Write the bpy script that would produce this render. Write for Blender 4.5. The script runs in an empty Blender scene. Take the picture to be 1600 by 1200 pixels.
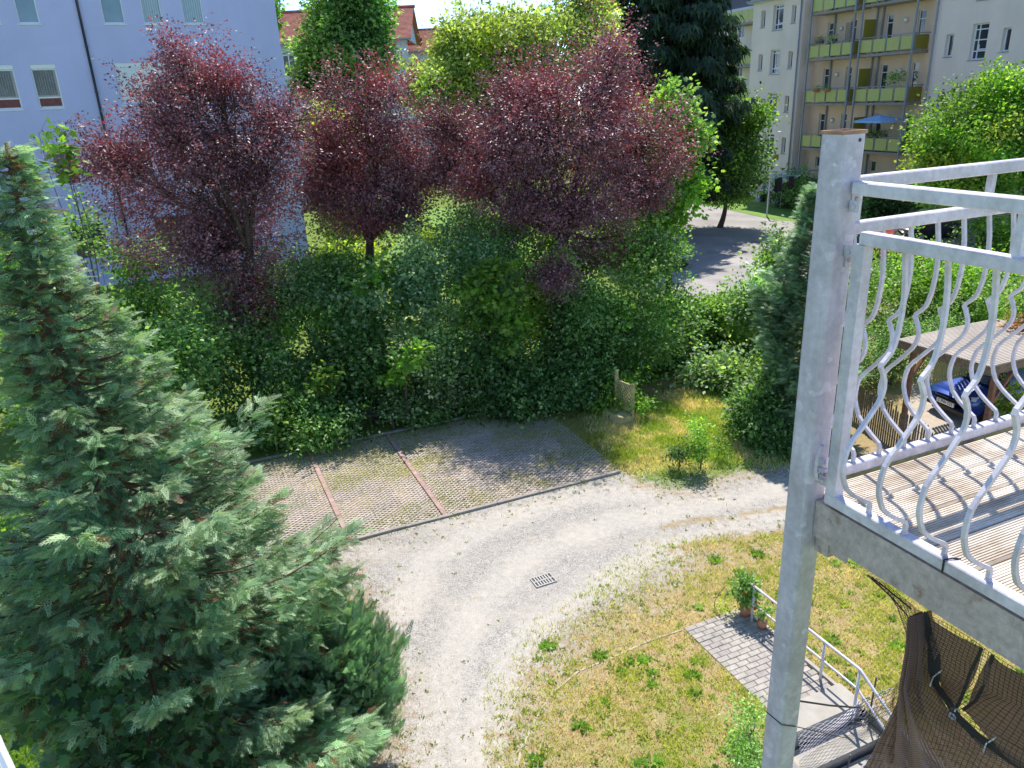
import bpy, math, random
import numpy as np
from mathutils import Matrix, Vector

random.seed(7)
rng = np.random.default_rng(7)
scene = bpy.context.scene
COL = scene.collection

# ------------------------------------------------------------------ camera
H = 8.0
FPX = 1190.0
TH = math.radians(20.6)
RO = math.radians(2.6)
_f = np.array([0, math.cos(TH), -math.sin(TH)])
_u0 = np.array([0, math.sin(TH), math.cos(TH)])
_r0 = np.array([1.0, 0, 0])
_r = math.cos(RO) * _r0 - math.sin(RO) * _u0
_u = math.sin(RO) * _r0 + math.cos(RO) * _u0
CAM = np.array([0, 0, H])
cam_data = bpy.data.cameras.new('camera')
cam_data.sensor_width = 36.0
cam_data.sensor_fit = 'HORIZONTAL'
cam_data.lens = FPX / 1600.0 * 36.0
cam_data.clip_start = 0.05
cam_data.clip_end = 2000.0
cam = bpy.data.objects.new('camera', cam_data)
COL.objects.link(cam)
cam.matrix_world = Matrix(((_r[0], _u[0], -_f[0], 0), (_r[1], _u[1], -_f[1], 0), (_r[2], _u[2], -_f[2], H), (0, 0, 0, 1)))
scene.camera = cam

# ------------------------------------------------------------------ light
SUN_EL = math.radians(61)
SUN_AZ = math.radians(14)      # from +Y towards +X
world = bpy.data.worlds.new('World')
scene.world = world
world.use_nodes = True
wn = world.node_tree.nodes
wl = world.node_tree.links
for n in list(wn): wn.remove(n)
sky = wn.new('ShaderNodeTexSky')
sky.sky_type = 'NISHITA'
sky.sun_disc = False
sky.sun_elevation = SUN_EL
sky.sun_rotation = SUN_AZ
sky.altitude = 1500
sky.air_density = 0.62
sky.dust_density = 0.0
sky.ozone_density = 1.2
bg = wn.new('ShaderNodeBackground')
bg.inputs['Strength'].default_value = 0.15
wo = wn.new('ShaderNodeOutputWorld')
wl.new(sky.outputs[0], bg.inputs[0]); wl.new(bg.outputs[0], wo.inputs[0])

sun_d = bpy.data.lights.new('sun', 'SUN')
sun_d.energy = 2.95
sun_d.angle = math.radians(0.53)
sun_d.color = (1.0, 0.95, 0.87)
sun = bpy.data.objects.new('sun', sun_d)
COL.objects.link(sun)
sdir = Vector((math.sin(SUN_AZ) * math.cos(SUN_EL), math.cos(SUN_AZ) * math.cos(SUN_EL), math.sin(SUN_EL)))
sun.rotation_euler = sdir.to_track_quat('Z', 'Y').to_euler()
sun.location = (10, 40, 60)

scene.view_settings.view_transform = 'Standard'
scene.view_settings.look = 'None'
scene.view_settings.exposure = 1.2
scene.view_settings.gamma = 1.0
scene.view_settings.use_curve_mapping = False
scene.render.engine = 'CYCLES'
scene.cycles.max_bounces = 8
scene.cycles.diffuse_bounces = 3
scene.cycles.glossy_bounces = 3
scene.cycles.transmission_bounces = 4
scene.cycles.transparent_max_bounces = 12

# ------------------------------------------------------------------ pixel <-> place helpers (photograph 1600x1200)
def ray(x, y):
    d = _f * FPX + _r * (x - 800) - _u * (y - 600)
    return d / np.linalg.norm(d)
def gz(x, y, z=0.0):
    d = ray(x, y); return CAM + d * (z - H) / d[2]
def gy(x, y, Y):
    d = ray(x, y); return CAM + d * Y / d[1]
def hit(px, P, d):
    n = np.cross(d, [0, 0, 1.0]); r = ray(*px); t = ((P - CAM) @ n) / (r @ n); return CAM + r * t

# ------------------------------------------------------------------ mesh helpers
class Frame:
    """local frame: s along, o outwards, z up"""
    def __init__(self, O, ds, do):
        self.O = np.array(O, float); self.ds = np.array(ds, float); self.do = np.array(do, float)
    def p(self, s, o, z):
        return self.O + self.ds * s + self.do * o + np.array([0, 0, z])
WORLD = Frame((0, 0, 0), (1, 0, 0), (0, 1, 0))

class MB:
    def __init__(self): self.v = []; self.f = []
    def add(self, vs, fs):
        b = len(self.v); self.v += [tuple(map(float, p)) for p in vs]; self.f += [tuple(i + b for i in q) for q in fs]; return self
    def box(self, fr, s0, s1, o0, o1, z0, z1):
        P = [fr.p(s, o, z) for z in (z0, z1) for s, o in ((s0, o0), (s1, o0), (s1, o1), (s0, o1))]
        return self.add(P, [(3, 2, 1, 0), (4, 5, 6, 7), (0, 1, 5, 4), (1, 2, 6, 5), (2, 3, 7, 6), (3, 0, 4, 7)])
    def quad(self, a, b, c, d): return self.add([a, b, c, d], [(0, 1, 2, 3)])
    def tube(self, path, r, n=6, cap=True, square=None):
        path = [np.array(p, float) for p in path]
        if not hasattr(r, '__len__'): r = [r] * len(path)
        vs = []; up = None
        for i, p in enumerate(path):
            a = path[max(i - 1, 0)]; b = path[min(i + 1, len(path) - 1)]
            t = b - a; t = t / (np.linalg.norm(t) + 1e-9)
            if up is None:
                up = np.array([0, 0, 1.0]) if abs(t[2]) < 0.9 else np.array([1.0, 0, 0])
                if square is not None: up = np.array(square, float)
            x = np.cross(up, t); x /= (np.linalg.norm(x) + 1e-9); y = np.cross(t, x)
            up = y
            if n == 4 and square is not None:
                offs = [(-1, -1), (1, -1), (1, 1), (-1, 1)]
                vs += [p + (x * c + y * s_) * r[i] for c, s_ in offs]
            else:
                vs += [p + (x * math.cos(2 * math.pi * k / n) + y * math.sin(2 * math.pi * k / n)) * r[i] for k in range(n)]
        fs = []
        for i in range(len(path) - 1):
            for k in range(n):
                a = i * n + k; b = i * n + (k + 1) % n
                fs.append((a, b, b + n, a + n))
        if cap:
            fs.append(tuple(range(n - 1, -1, -1))); m = (len(path) - 1) * n; fs.append(tuple(m + k for k in range(n)))
        return self.add(vs, fs)
    def disc(self, c, nrm, r, th, n=12):
        c = np.array(c, float); nrm = np.array(nrm, float) / np.linalg.norm(nrm)
        return self.tube([c, c + nrm * th], r, n)
    def build(self, name, mat, parent=None, smooth=False, root=None):
        off = np.array(parent_loc(parent)) if parent is not None else (np.array(root, float) if root is not None else np.zeros(3))
        me = bpy.data.meshes.new(name)
        v = [(p[0] - off[0], p[1] - off[1], p[2] - off[2]) for p in self.v]
        me.from_pydata(v, [], self.f)
        if smooth:
            me.polygons.foreach_set('use_smooth', [True] * len(me.polygons))
        me.materials.append(mat)
        o = bpy.data.objects.new(name, me); COL.objects.link(o)
        if parent is not None: o.parent = parent
        elif root is not None: o.location = tuple(off)
        return o
_ploc = {}
def parent_loc(o):
    l = Vector((0, 0, 0))
    while o is not None:
        l += o.location; o = o.parent
    return tuple(l)

def tag(o, label=None, cat=None, group=None, kind=None):
    if label: o['label'] = label
    if cat: o['category'] = cat
    if group: o['group'] = group
    if kind: o['kind'] = kind
    return o
def empty(name, loc, label, cat, group=None):
    o = bpy.data.objects.new(name, None); COL.objects.link(o)
    o.location = tuple(map(float, loc)); o.empty_display_size = 0.2
    return tag(o, label, cat, group)
def struct(o): o['kind'] = 'structure'; return o
def stuff(o): o['kind'] = 'stuff'; return o

def arr_mesh(name, V, F, mat, parent=None, colors=None, root=None, smooth=False):
    """V (n,3) float, F (m,k) int, per-vertex colours"""
    V = np.asarray(V, np.float32)
    off = np.array(parent_loc(parent)) if parent is not None else (np.array(root, float) if root is not None else np.zeros(3))
    V = V - off.astype(np.float32)
    me = bpy.data.meshes.new(name)
    k = F.shape[1]
    me.vertices.add(len(V)); me.vertices.foreach_set('co', V.ravel())
    me.loops.add(F.size); me.loops.foreach_set('vertex_index', F.astype(np.int32).ravel())
    me.polygons.add(len(F)); me.polygons.foreach_set('loop_start', np.arange(0, F.size, k, dtype=np.int32))
    try: me.polygons.foreach_set('loop_total', np.full(len(F), k, np.int32))
    except Exception: pass
    if smooth: me.polygons.foreach_set('use_smooth', np.ones(len(F), bool))
    if colors is not None:
        at = me.attributes.new('col', 'FLOAT_COLOR', 'POINT')
        c = np.ones((len(V), 4), np.float32); c[:, :colors.shape[1]] = colors
        at.data.foreach_set('color', c.ravel())
    me.update(); me.validate()
    me.materials.append(mat)
    o = bpy.data.objects.new(name, me); COL.objects.link(o)
    if parent is not None: o.parent = parent
    elif root is not None: o.location = tuple(map(float, off))
    return o

# value noise
_tab = np.random.default_rng(3).random((64, 64, 64)).astype(np.float32)
def vnoise(P, scale=1.0, seed=0):
    P = np.asarray(P, float) * scale + seed * 17.31
    i = np.floor(P).astype(int); f = P - i; f = f * f * (3 - 2 * f)
    r = 0
    for dx in (0, 1):
        for dy in (0, 1):
            for dz in (0, 1):
                w = (f[..., 0] if dx else 1 - f[..., 0]) * (f[..., 1] if dy else 1 - f[..., 1]) * (f[..., 2] if dz else 1 - f[..., 2])
                r = r + w * _tab[(i[..., 0] + dx) % 64, (i[..., 1] + dy) % 64, (i[..., 2] + dz) % 64]
    return r
def fbm2(x, y, scale, seed=0):
    P = np.stack([x, y, np.zeros_like(x)], -1)
    return (vnoise(P, scale, seed) * .5 + vnoise(P, scale * 2.1, seed + 1) * .3 + vnoise(P, scale * 4.3, seed + 2) * .2)

# ------------------------------------------------------------------ materials
def new_mat(name):
    m = bpy.data.materials.new(name); m.use_nodes = True
    nt = m.node_tree
    b = nt.nodes['Principled BSDF']
    return m, nt, b
def N(nt, t, **kw):
    n = nt.nodes.new(t)
    for k, v in kw.items():
        if k.startswith('i_'): n.inputs[k[2:].replace('_', ' ')].default_value = v
        else: setattr(n, k, v)
    return n
def ramp(nt, stops, src):
    r = nt.nodes.new('ShaderNodeValToRGB'); e = r.color_ramp.elements
    while len(e) < len(stops): e.new(0.5)
    for i, (p, c) in enumerate(stops):
        e[i].position = p; e[i].color = (c[0], c[1], c[2], 1) if hasattr(c, '__len__') else (c, c, c, 1)
    nt.links.new(src, r.inputs[0]); return r
def mixc(nt, fac, a, b, mode='MIX'):
    m = nt.nodes.new('ShaderNodeMix'); m.data_type = 'RGBA'; m.blend_type = mode
    for s, v in ((0, fac), (6, a), (7, b)):
        if hasattr(v, 'is_linked') or hasattr(v, 'links'): nt.links.new(v, m.inputs[s])
        elif hasattr(v, '__len__'): m.inputs[s].default_value = (v[0], v[1], v[2], 1)
        else: m.inputs[s].default_value = v
    return m.outputs[2]
def coords(nt, scale=(1, 1, 1), obj=True):
    tc = nt.nodes.new('ShaderNodeTexCoord'); mp = nt.nodes.new('ShaderNodeMapping')
    mp.inputs['Scale'].default_value = scale
    if obj: nt.links.new(tc.outputs['Object'], mp.inputs[0])
    else:
        g = nt.nodes.new('ShaderNodeNewGeometry'); nt.links.new(g.outputs['Position'], mp.inputs[0])
    return mp.outputs[0]
def noise(nt, co, scale, detail=4, rough=0.55):
    n = nt.nodes.new('ShaderNodeTexNoise'); n.inputs['Scale'].default_value = scale
    n.inputs['Detail'].default_value = detail; n.inputs['Roughness'].default_value = rough
    nt.links.new(co, n.inputs['Vector']); return n.outputs[0]
def bump(nt, b, h, strength=0.3, dist=0.01):
    n = nt.nodes.new('ShaderNodeBump'); n.inputs['Strength'].default_value = strength; n.inputs['Distance'].default_value = dist
    nt.links.new(h, n.inputs['Height']); nt.links.new(n.outputs[0], b.inputs['Normal']); return n

def simple(name, c, rough=0.6, metal=0.0, var=0.15, scale=6.0, bmp=0.0, bs=40, spec=0.5):
    m, nt, b = new_mat(name)
    co = coords(nt, obj=False)
    n1 = noise(nt, co, scale)
    r = ramp(nt, [(0.3, tuple(x * (1 - var) for x in c)), (0.7, tuple(min(1, x * (1 + var)) for x in c))], n1)
    nt.links.new(r.outputs[0], b.inputs['Base Color'])
    b.inputs['Roughness'].default_value = rough; b.inputs['Metallic'].default_value = metal
    b.inputs['Specular IOR Level'].default_value = spec
    if bmp: bump(nt, b, noise(nt, co, bs, 3), bmp)
    return m

def leaf_mat(name, trans=0.35, rough=0.45, tint=(1.7, 1.9, 0.7), spec=0.42):
    m, nt, b = new_mat(name)
    at = nt.nodes.new('ShaderNodeAttribute'); at.attribute_name = 'col'
    nt.links.new(at.outputs['Color'], b.inputs['Base Color'])
    b.inputs['Roughness'].default_value = rough
    b.inputs['Specular IOR Level'].default_value = spec
    t = nt.nodes.new('ShaderNodeBsdfTranslucent')
    nt.links.new(mixc(nt, 1.0, at.outputs['Color'], tint, 'MULTIPLY'), t.inputs['Color'])
    mx = nt.nodes.new('ShaderNodeMixShader'); mx.inputs[0].default_value = trans
    nt.links.new(b.outputs[0], mx.inputs[1]); nt.links.new(t.outputs[0], mx.inputs[2])
    nt.links.new(mx.outputs[0], nt.nodes['Material Output'].inputs['Surface'])
    return m
M = {}
M['leaf'] = leaf_mat('green_leaf', 0.45)
M['plumleaf'] = leaf_mat('purple_leaf', 0.25, 0.46, (1.7, 0.6, 0.65), 0.6)
M['needle'] = leaf_mat('conifer_foliage', 0.35, 0.5, (1.4, 1.6, 0.9))
M['grass'] = leaf_mat('grass_blade', 0.35, 0.5, (1.4, 1.5, 0.8))
M['bark'] = simple('bark', (0.09, 0.065, 0.045), 0.9, var=0.4, scale=14, bmp=0.6, bs=30)
M['bark_red'] = simple('reddish_bark', (0.16, 0.085, 0.055), 0.9, var=0.35, scale=14, bmp=0.6, bs=30)
M['lav'] = None

def galvanised(name, base=(0.66, 0.62, 0.68), rust=False, dark=1.0, patch=5.0, flake=.3, fscale=48, mott=.12):
    m, nt, b = new_mat(name)
    co = coords(nt, obj=False)
    nz = nt.nodes.new('ShaderNodeTexNoise'); nz.inputs['Scale'].default_value = 14; nt.links.new(co, nz.inputs['Vector'])
    addv = nt.nodes.new('ShaderNodeVectorMath'); addv.operation = 'MULTIPLY_ADD'
    nt.links.new(nz.outputs['Color'], addv.inputs[0]); addv.inputs[1].default_value = (0.05, 0.05, 0.05); nt.links.new(co, addv.inputs[2])
    v = nt.nodes.new('ShaderNodeTexVoronoi'); v.inputs['Scale'].default_value = fscale; nt.links.new(addv.outputs[0], v.inputs['Vector'])
    sep = nt.nodes.new('ShaderNodeSeparateColor'); nt.links.new(v.outputs['Color'], sep.inputs[0])
    big = noise(nt, co, patch, 4, 0.6)
    st = noise(nt, coords(nt, (9, 9, 1.2), obj=False), 3, 4)
    c0 = tuple(x * 0.8 * dark for x in base); c1 = tuple(min(1, x * 1.1 * dark) for x in base)
    r1 = ramp(nt, [(0.35, c0), (0.65, c1)], big)
    # bright irregular spangle flakes
    fl = ramp(nt, [(0.80, 0.0), (0.95, 1.0)], sep.outputs[0])
    fm = nt.nodes.new('ShaderNodeMath'); fm.operation = 'MULTIPLY'; fm.inputs[1].default_value = flake
    fn = ramp(nt, [(.40, 0.2), (.60, 1.0)], noise(nt, co, 18, 3)); fm2 = nt.nodes.new('ShaderNodeMath'); fm2.operation = 'MULTIPLY'
    nt.links.new(fl.outputs[0], fm.inputs[0]); nt.links.new(fm.outputs[0], fm2.inputs[0]); nt.links.new(fn.outputs[0], fm2.inputs[1])
    c = mixc(nt, fm2.outputs[0], r1.outputs[0], tuple(min(1, x * 1.28 * dark) for x in base))
    s2 = ramp(nt, [(0.4, 0.0), (0.75, 0.5)], st)
    c = mixc(nt, s2.outputs[0], c, tuple(x * 0.74 * dark for x in base))
    mo = ramp(nt, [(0.32, 1 - mott), (0.68, 1 + mott)], noise(nt, co, 38, 5, 0.65)); c = mixc(nt, 1.0, c, mo.outputs[0], 'MULTIPLY')
    if rust:
        sc = ramp(nt, [(0.60, 0.0), (0.66, 0.35)], noise(nt, coords(nt, (30, 30, 9), obj=False), 2.2, 5, .7)); c = mixc(nt, sc.outputs[0], c, tuple(min(1, x * 1.35) for x in base))
        gr_ = ramp(nt, [(0.45, 0.0), (0.62, 0.45)], noise(nt, co, 5, 5, .7)); c = mixc(nt, gr_.outputs[0], c, (0.20, 0.17, 0.15))
        rn = noise(nt, co, 9, 5, 0.6); rr = ramp(nt, [(0.62, 0.0), (0.72, 0.7)], rn)
        c = mixc(nt, rr.outputs[0], c, (0.22, 0.12, 0.07))
    nt.links.new(c, b.inputs['Base Color'])
    b.inputs['Metallic'].default_value = 0.12; b.inputs['Specular IOR Level'].default_value = 0.35
    rr2 = ramp(nt, [(0.3, 0.42), (0.7, 0.62)], big); nt.links.new(rr2.outputs[0], b.inputs['Roughness'])
    bump(nt, b, noise(nt, co, 60, 3), 0.06, 0.004)
    return m
M['galv'] = galvanised('galvanised_steel')
M['galv_post'] = galvanised('galvanised_post_steel', (0.60, 0.55, 0.62), dark=1.0, patch=4, flake=.75, fscale=34)
M['galv_beam'] = galvanised('weathered_channel_steel', (0.56, 0.47, 0.45), rust=True, flake=.15, mott=.2)
M['rust'] = simple('rusty_cap', (0.42, 0.24, 0.15), 0.8, var=0.35, scale=22, bmp=0.3)
M['black'] = simple('black_plastic', (0.015, 0.015, 0.017), 0.5, var=0.2)
M['darkgrey'] = simple('dark_grey_metal', (0.06, 0.065, 0.075), 0.45, var=0.15)
M['steelgrey'] = simple('grey_painted_steel', (0.25, 0.27, 0.30), 0.5, var=0.1)
M['white'] = simple('white_plastic', (0.8, 0.8, 0.82), 0.35, var=0.03)
M['whitepaint'] = simple('white_window_frame', (0.78, 0.8, 0.84), 0.4, var=0.03)
M['glass'] = simple('window_glass', (0.035, 0.045, 0.06), 0.08, var=0.3, scale=0.8, spec=0.9)
M['glass_teal'] = simple('window_glass_teal', (0.12, 0.22, 0.27), 0.12, var=0.2, scale=1.2, spec=0.9)
M['blind'] = simple('pale_blind', (0.42, 0.52, 0.58), 0.7, var=0.06)
M['curtain'] = simple('grey_curtain', (0.17, 0.18, 0.18), 0.9, var=0.2, scale=3)
M['redbrown'] = simple('red_brown_board', (0.20, 0.06, 0.05), 0.7, var=0.2)
M['timber'] = simple('weathered_timber', (0.20, 0.14, 0.09), 0.85, var=0.3, scale=12, bmp=0.3)
M['timber_red'] = simple('brown_stained_timber', (0.22, 0.10, 0.06), 0.8, var=0.25, scale=10)
M['picket'] = simple('grey_picket_wood', (0.22, 0.18, 0.13), 0.9, var=0.35, scale=15)
M['concrete'] = simple('pale_concrete', (0.38, 0.35, 0.30), 0.9, var=0.12, scale=5, bmp=0.3, bs=80)
M['kerb'] = simple('concrete_edging', (0.30, 0.27, 0.24), 0.9, var=0.2, scale=9, bmp=0.3, bs=80)
M['terracotta'] = simple('terracotta', (0.45, 0.18, 0.10), 0.8, var=0.15)
M['lime'] = simple('lime_green_panel', (0.44, 0.48, 0.14), 0.5, var=0.05)
M['olive'] = simple('olive_panel', (0.24, 0.22, 0.03), 0.5, var=0.08)
M['bluecloth'] = simple('blue_canvas', (0.30, 0.52, 0.80), 0.8, var=0.08)
M['bluedoor'] = simple('pale_blue_door', (0.40, 0.52, 0.75), 0.4, var=0.05)

def stucco(name, c, var=0.06, streak=0.10):
    m, nt, b = new_mat(name)
    co = coords(nt, obj=False)
    big = noise(nt, co, 0.35, 5, 0.6)
    st = noise(nt, coords(nt, (1.2, 1.2, 0.12), obj=False), 1.0, 5)
    r = ramp(nt, [(0.3, tuple(x * (1 - var) for x in c)), (0.7, tuple(min(1, x * (1 + var)) for x in c))], big)
    s = ramp(nt, [(0.45, 0.0), (0.8, 1.0)], st)
    sm = nt.nodes.new('ShaderNodeMath'); sm.operation = 'MULTIPLY'; sm.inputs[1].default_value = streak * 3
    nt.links.new(s.outputs[0], sm.inputs[0])
    cc = mixc(nt, sm.outputs[0], r.outputs[0], tuple(x * (1 - streak * 2) for x in c))
    nt.links.new(cc, b.inputs['Base Color']); b.inputs['Roughness'].default_value = 0.9
    b.inputs['Specular IOR Level'].default_value = 0.2
    bump(nt, b, noise(nt, co, 30, 4), 0.35, 0.02)
    return m
M['lav'] = stucco('lavender_render', (0.55, 0.56, 0.82), 0.07, 0.10)
M['cream'] = stucco('cream_render', (0.80, 0.69, 0.61), 0.08, 0.12)
M['peach'] = stucco('peach_render', (0.78, 0.58, 0.42), 0.08, 0.12)
M['palewall'] = stucco('pale_render', (0.55, 0.6, 0.66))
M['rooftile'] = simple('red_roof_tile', (0.38, 0.13, 0.09), 0.8, var=0.3, scale=3)
M['slate'] = simple('dark_slate', (0.05, 0.055, 0.075), 0.6, var=0.2, scale=4)

def ground_mat():
    m, nt, b = new_mat('yard_ground')
    co = coords(nt, obj=False)
    at = nt.nodes.new('ShaderNodeAttribute'); at.attribute_name = 'col'
    sp = nt.nodes.new('ShaderNodeSeparateColor'); nt.links.new(at.outputs['Color'], sp.inputs[0])
    n_big = noise(nt, co, 0.9, 5, 0.6); n_mid = noise(nt, co, 7, 5, 0.65); n_fine = noise(nt, co, 55, 4, 0.7)
    vor = nt.nodes.new('ShaderNodeTexVoronoi'); vor.inputs['Scale'].default_value = 75; nt.links.new(co, vor.inputs['Vector'])
    vs = nt.nodes.new('ShaderNodeSeparateColor'); nt.links.new(vor.outputs['Color'], vs.inputs[0])
    # gravel
    peb = ramp(nt, [(0.0, (0.16, 0.15, 0.14)), (0.4, (0.36, 0.34, 0.31)), (1.0, (0.58, 0.545, 0.49))], vs.outputs[0])
    dust = ramp(nt, [(0.40, (0.31, 0.30, 0.285)), (0.62, (0.47, 0.43, 0.375))], n_big)
    dfac = ramp(nt, [(0.40, 0.15), (0.62, 0.65)], n_big)
    grav = mixc(nt, dfac.outputs[0], peb.outputs[0], dust.outputs[0])
    tm = nt.nodes.new('ShaderNodeMath'); tm.operation = 'MULTIPLY_ADD'; nt.links.new(n_mid, tm.inputs[0]); tm.inputs[1].default_value = .5; nt.links.new(at.outputs['Alpha'], tm.inputs[2])
    tr = ramp(nt, [(0.45, 0.0), (1.15, 0.5)], tm.outputs[0])
    grav = mixc(nt, tr.outputs[0], grav, (0.55, 0.515, 0.455))
    yp = ramp(nt, [(0.66, 0.0), (0.74, 0.5)], noise(nt, co, 1.7, 3, 0.5)); grav = mixc(nt, yp.outputs[0], grav, (0.52, 0.43, 0.27))
    gmul = ramp(nt, [(0.3, 0.88), (0.7, 1.08)], n_mid)
    grav = mixc(nt, 1.0, grav, gmul.outputs[0], 'MULTIPLY'); grav = mixc(nt, 1.0, grav, (.98, .965, .95), 'MULTIPLY')
    # soil and straw
    straw = ramp(nt, [(0.30, (0.16, 0.11, 0.06)), (0.45, (0.36, 0.26, 0.14)), (0.62, (0.54, 0.43, 0.25)), (0.8, (0.62, 0.53, 0.34))], n_fine)
    sm = ramp(nt, [(0.35, (0.75, 0.70, 0.62)), (0.65, (1.1, 1.1, 1.1))], n_mid)
    straw = mixc(nt, 1.0, straw.outputs[0], sm.outputs[0], 'MULTIPLY')
    green = ramp(nt, [(0.30, (0.07, 0.10, 0.02)), (0.55, (0.18, 0.25, 0.05)), (0.8, (0.32, 0.38, 0.10))], n_fine)
    moss = ramp(nt, [(0.30, (0.20, 0.17, 0.02)), (0.6, (0.42, 0.38, 0.05)), (0.8, (0.55, 0.50, 0.10))], n_fine)
    def fac(ch, w=0.9):
        # mask + (noise-.5)*w -> sharpen
        ma = nt.nodes.new('ShaderNodeMath'); ma.operation = 'MULTIPLY_ADD'
        mix = nt.nodes.new('ShaderNodeMath'); mix.operation = 'ADD'; nt.links.new(n_mid, mix.inputs[0]); nt.links.new(n_fine, mix.inputs[1])
        nt.links.new(mix.outputs[0], ma.inputs[0]); ma.inputs[1].default_value = w; nt.links.new(ch, ma.inputs[2])
        sb = nt.nodes.new('ShaderNodeMath'); sb.operation = 'SUBTRACT'; nt.links.new(ma.outputs[0], sb.inputs[0]); sb.inputs[1].default_value = w
        return ramp(nt, [(0.36, 0.0), (0.62, 1.0)], sb.outputs[0]).outputs[0]
    c = mixc(nt, fac(sp.outputs[1]), straw, green.outputs[0])
    c = mixc(nt, fac(sp.outputs[2]), c, moss.outputs[0])
    c = mixc(nt, fac(sp.outputs[0]), c, grav)
    nt.links.new(c, b.inputs['Base Color']); b.inputs['Roughness'].default_value = 0.95
    b.inputs['Specular IOR Level'].default_value = 0.15
    ad = nt.nodes.new('ShaderNodeMath'); ad.operation = 'ADD'; nt.links.new(vs.outputs[0], ad.inputs[0]); nt.links.new(n_fine, ad.inputs[1])
    bump(nt, b, ad.outputs[0], 0.55, 0.012)
    return m
M['ground'] = ground_mat()

def deck_mat():
    m, nt, b = new_mat('deck_wood')
    tc = nt.nodes.new('ShaderNodeTexCoord'); oi = nt.nodes.new('ShaderNodeObjectInfo')
    mp = nt.nodes.new('ShaderNodeMapping'); mp.inputs['Scale'].default_value = (1.2, 14, 14)
    add = nt.nodes.new('ShaderNodeVectorMath'); add.operation = 'ADD'
    ml = nt.nodes.new('ShaderNodeMath'); ml.operation = 'MULTIPLY'; ml.inputs[1].default_value = 37; nt.links.new(oi.outputs['Random'], ml.inputs[0])
    nt.links.new(tc.outputs['Object'], add.inputs[0]); nt.links.new(ml.outputs[0], add.inputs[1])
    nt.links.new(add.outputs[0], mp.inputs[0])
    n1 = noise(nt, mp.outputs[0], 2.0, 6, 0.6)
    mp2 = nt.nodes.new('ShaderNodeMapping'); mp2.inputs['Scale'].default_value = (2.5, 7, 7); nt.links.new(add.outputs[0], mp2.inputs[0])
    n2 = noise(nt, mp2.outputs[0], 1.2, 5, 0.7)
    r = ramp(nt, [(0.3, (0.54, 0.46, 0.38)), (0.5, (0.72, 0.65, 0.56)), (0.7, (0.80, 0.74, 0.66))], n1)
    st = ramp(nt, [(0.36, (0.66, 0.60, 0.52)), (0.55, (1, 1, 1))], n2)
    c = mixc(nt, 1.0, r.outputs[0], st.outputs[0], 'MULTIPLY')
    hv = ramp(nt, [(0, (0.85, 0.84, 0.82)), (1, (1.08, 1.06, 1.02))], oi.outputs['Random'])
    c = mixc(nt, 1.0, c, hv.outputs[0], 'MULTIPLY')
    nt.links.new(c, b.inputs['Base Color']); b.inputs['Roughness'].default_value = 0.75
    bump(nt, b, n1, 0.2, 0.003)
    return m
M['deck'] = deck_mat()

def piece_mat(name, cols, rough=0.9, scale=8, bs=70):
    """colour varies from piece to piece"""
    m, nt, b = new_mat(name)
    oi = nt.nodes.new('ShaderNodeObjectInfo'); co = coords(nt, obj=False)
    r = ramp(nt, [(i / (len(cols) - 1), c) for i, c in enumerate(cols)], oi.outputs['Random'])
    n1 = ramp(nt, [(0.3, (0.72, 0.72, 0.72)), (0.7, (1.12, 1.12, 1.12))], noise(nt, co, scale, 5, 0.65))
    c = mixc(nt, 1.0, r.outputs[0], n1.outputs[0], 'MULTIPLY')
    nt.links.new(c, b.inputs['Base Color']); b.inputs['Roughness'].default_value = rough
    b.inputs['Specular IOR Level'].default_value = 0.2
    bump(nt, b, noise(nt, co, bs, 3), 0.3, 0.006)
    return m
M['paver'] = piece_mat('grass_paver_concrete', [(0.50, 0.43, 0.38), (0.60, 0.51, 0.46), (0.55, 0.47, 0.42)])
M['redbrick'] = piece_mat('red_paver', [(0.40, 0.27, 0.24), (0.46, 0.32, 0.28)])
M['pathbrick'] = piece_mat('grey_path_brick', [(0.34, 0.31, 0.28), (0.44, 0.40, 0.35), (0.39, 0.35, 0.31)])

def car_paint(name, c):
    m, nt, b = new_mat(name)
    n1 = noise(nt, coords(nt, obj=False), 1.5)
    r = ramp(nt, [(0.3, tuple(x * 0.9 for x in c)), (0.7, c)], n1)
    nt.links.new(r.outputs[0], b.inputs['Base Color'])
    b.inputs['Metallic'].default_value = 0.3; b.inputs['Roughness'].default_value = 0.28; b.inputs['Coat Weight'].default_value = 1.0; b.inputs['Coat Roughness'].default_value = 0.05
    return m
M['car_blue'] = car_paint('blue_paint', (0.02, 0.06, 0.32))
M['car_red'] = car_paint('red_paint', (0.45, 0.03, 0.02))
M['car_dark'] = car_paint('black_paint', (0.02, 0.022, 0.03))
M['car_silver'] = car_paint('silver_paint', (0.55, 0.6, 0.62))

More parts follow.
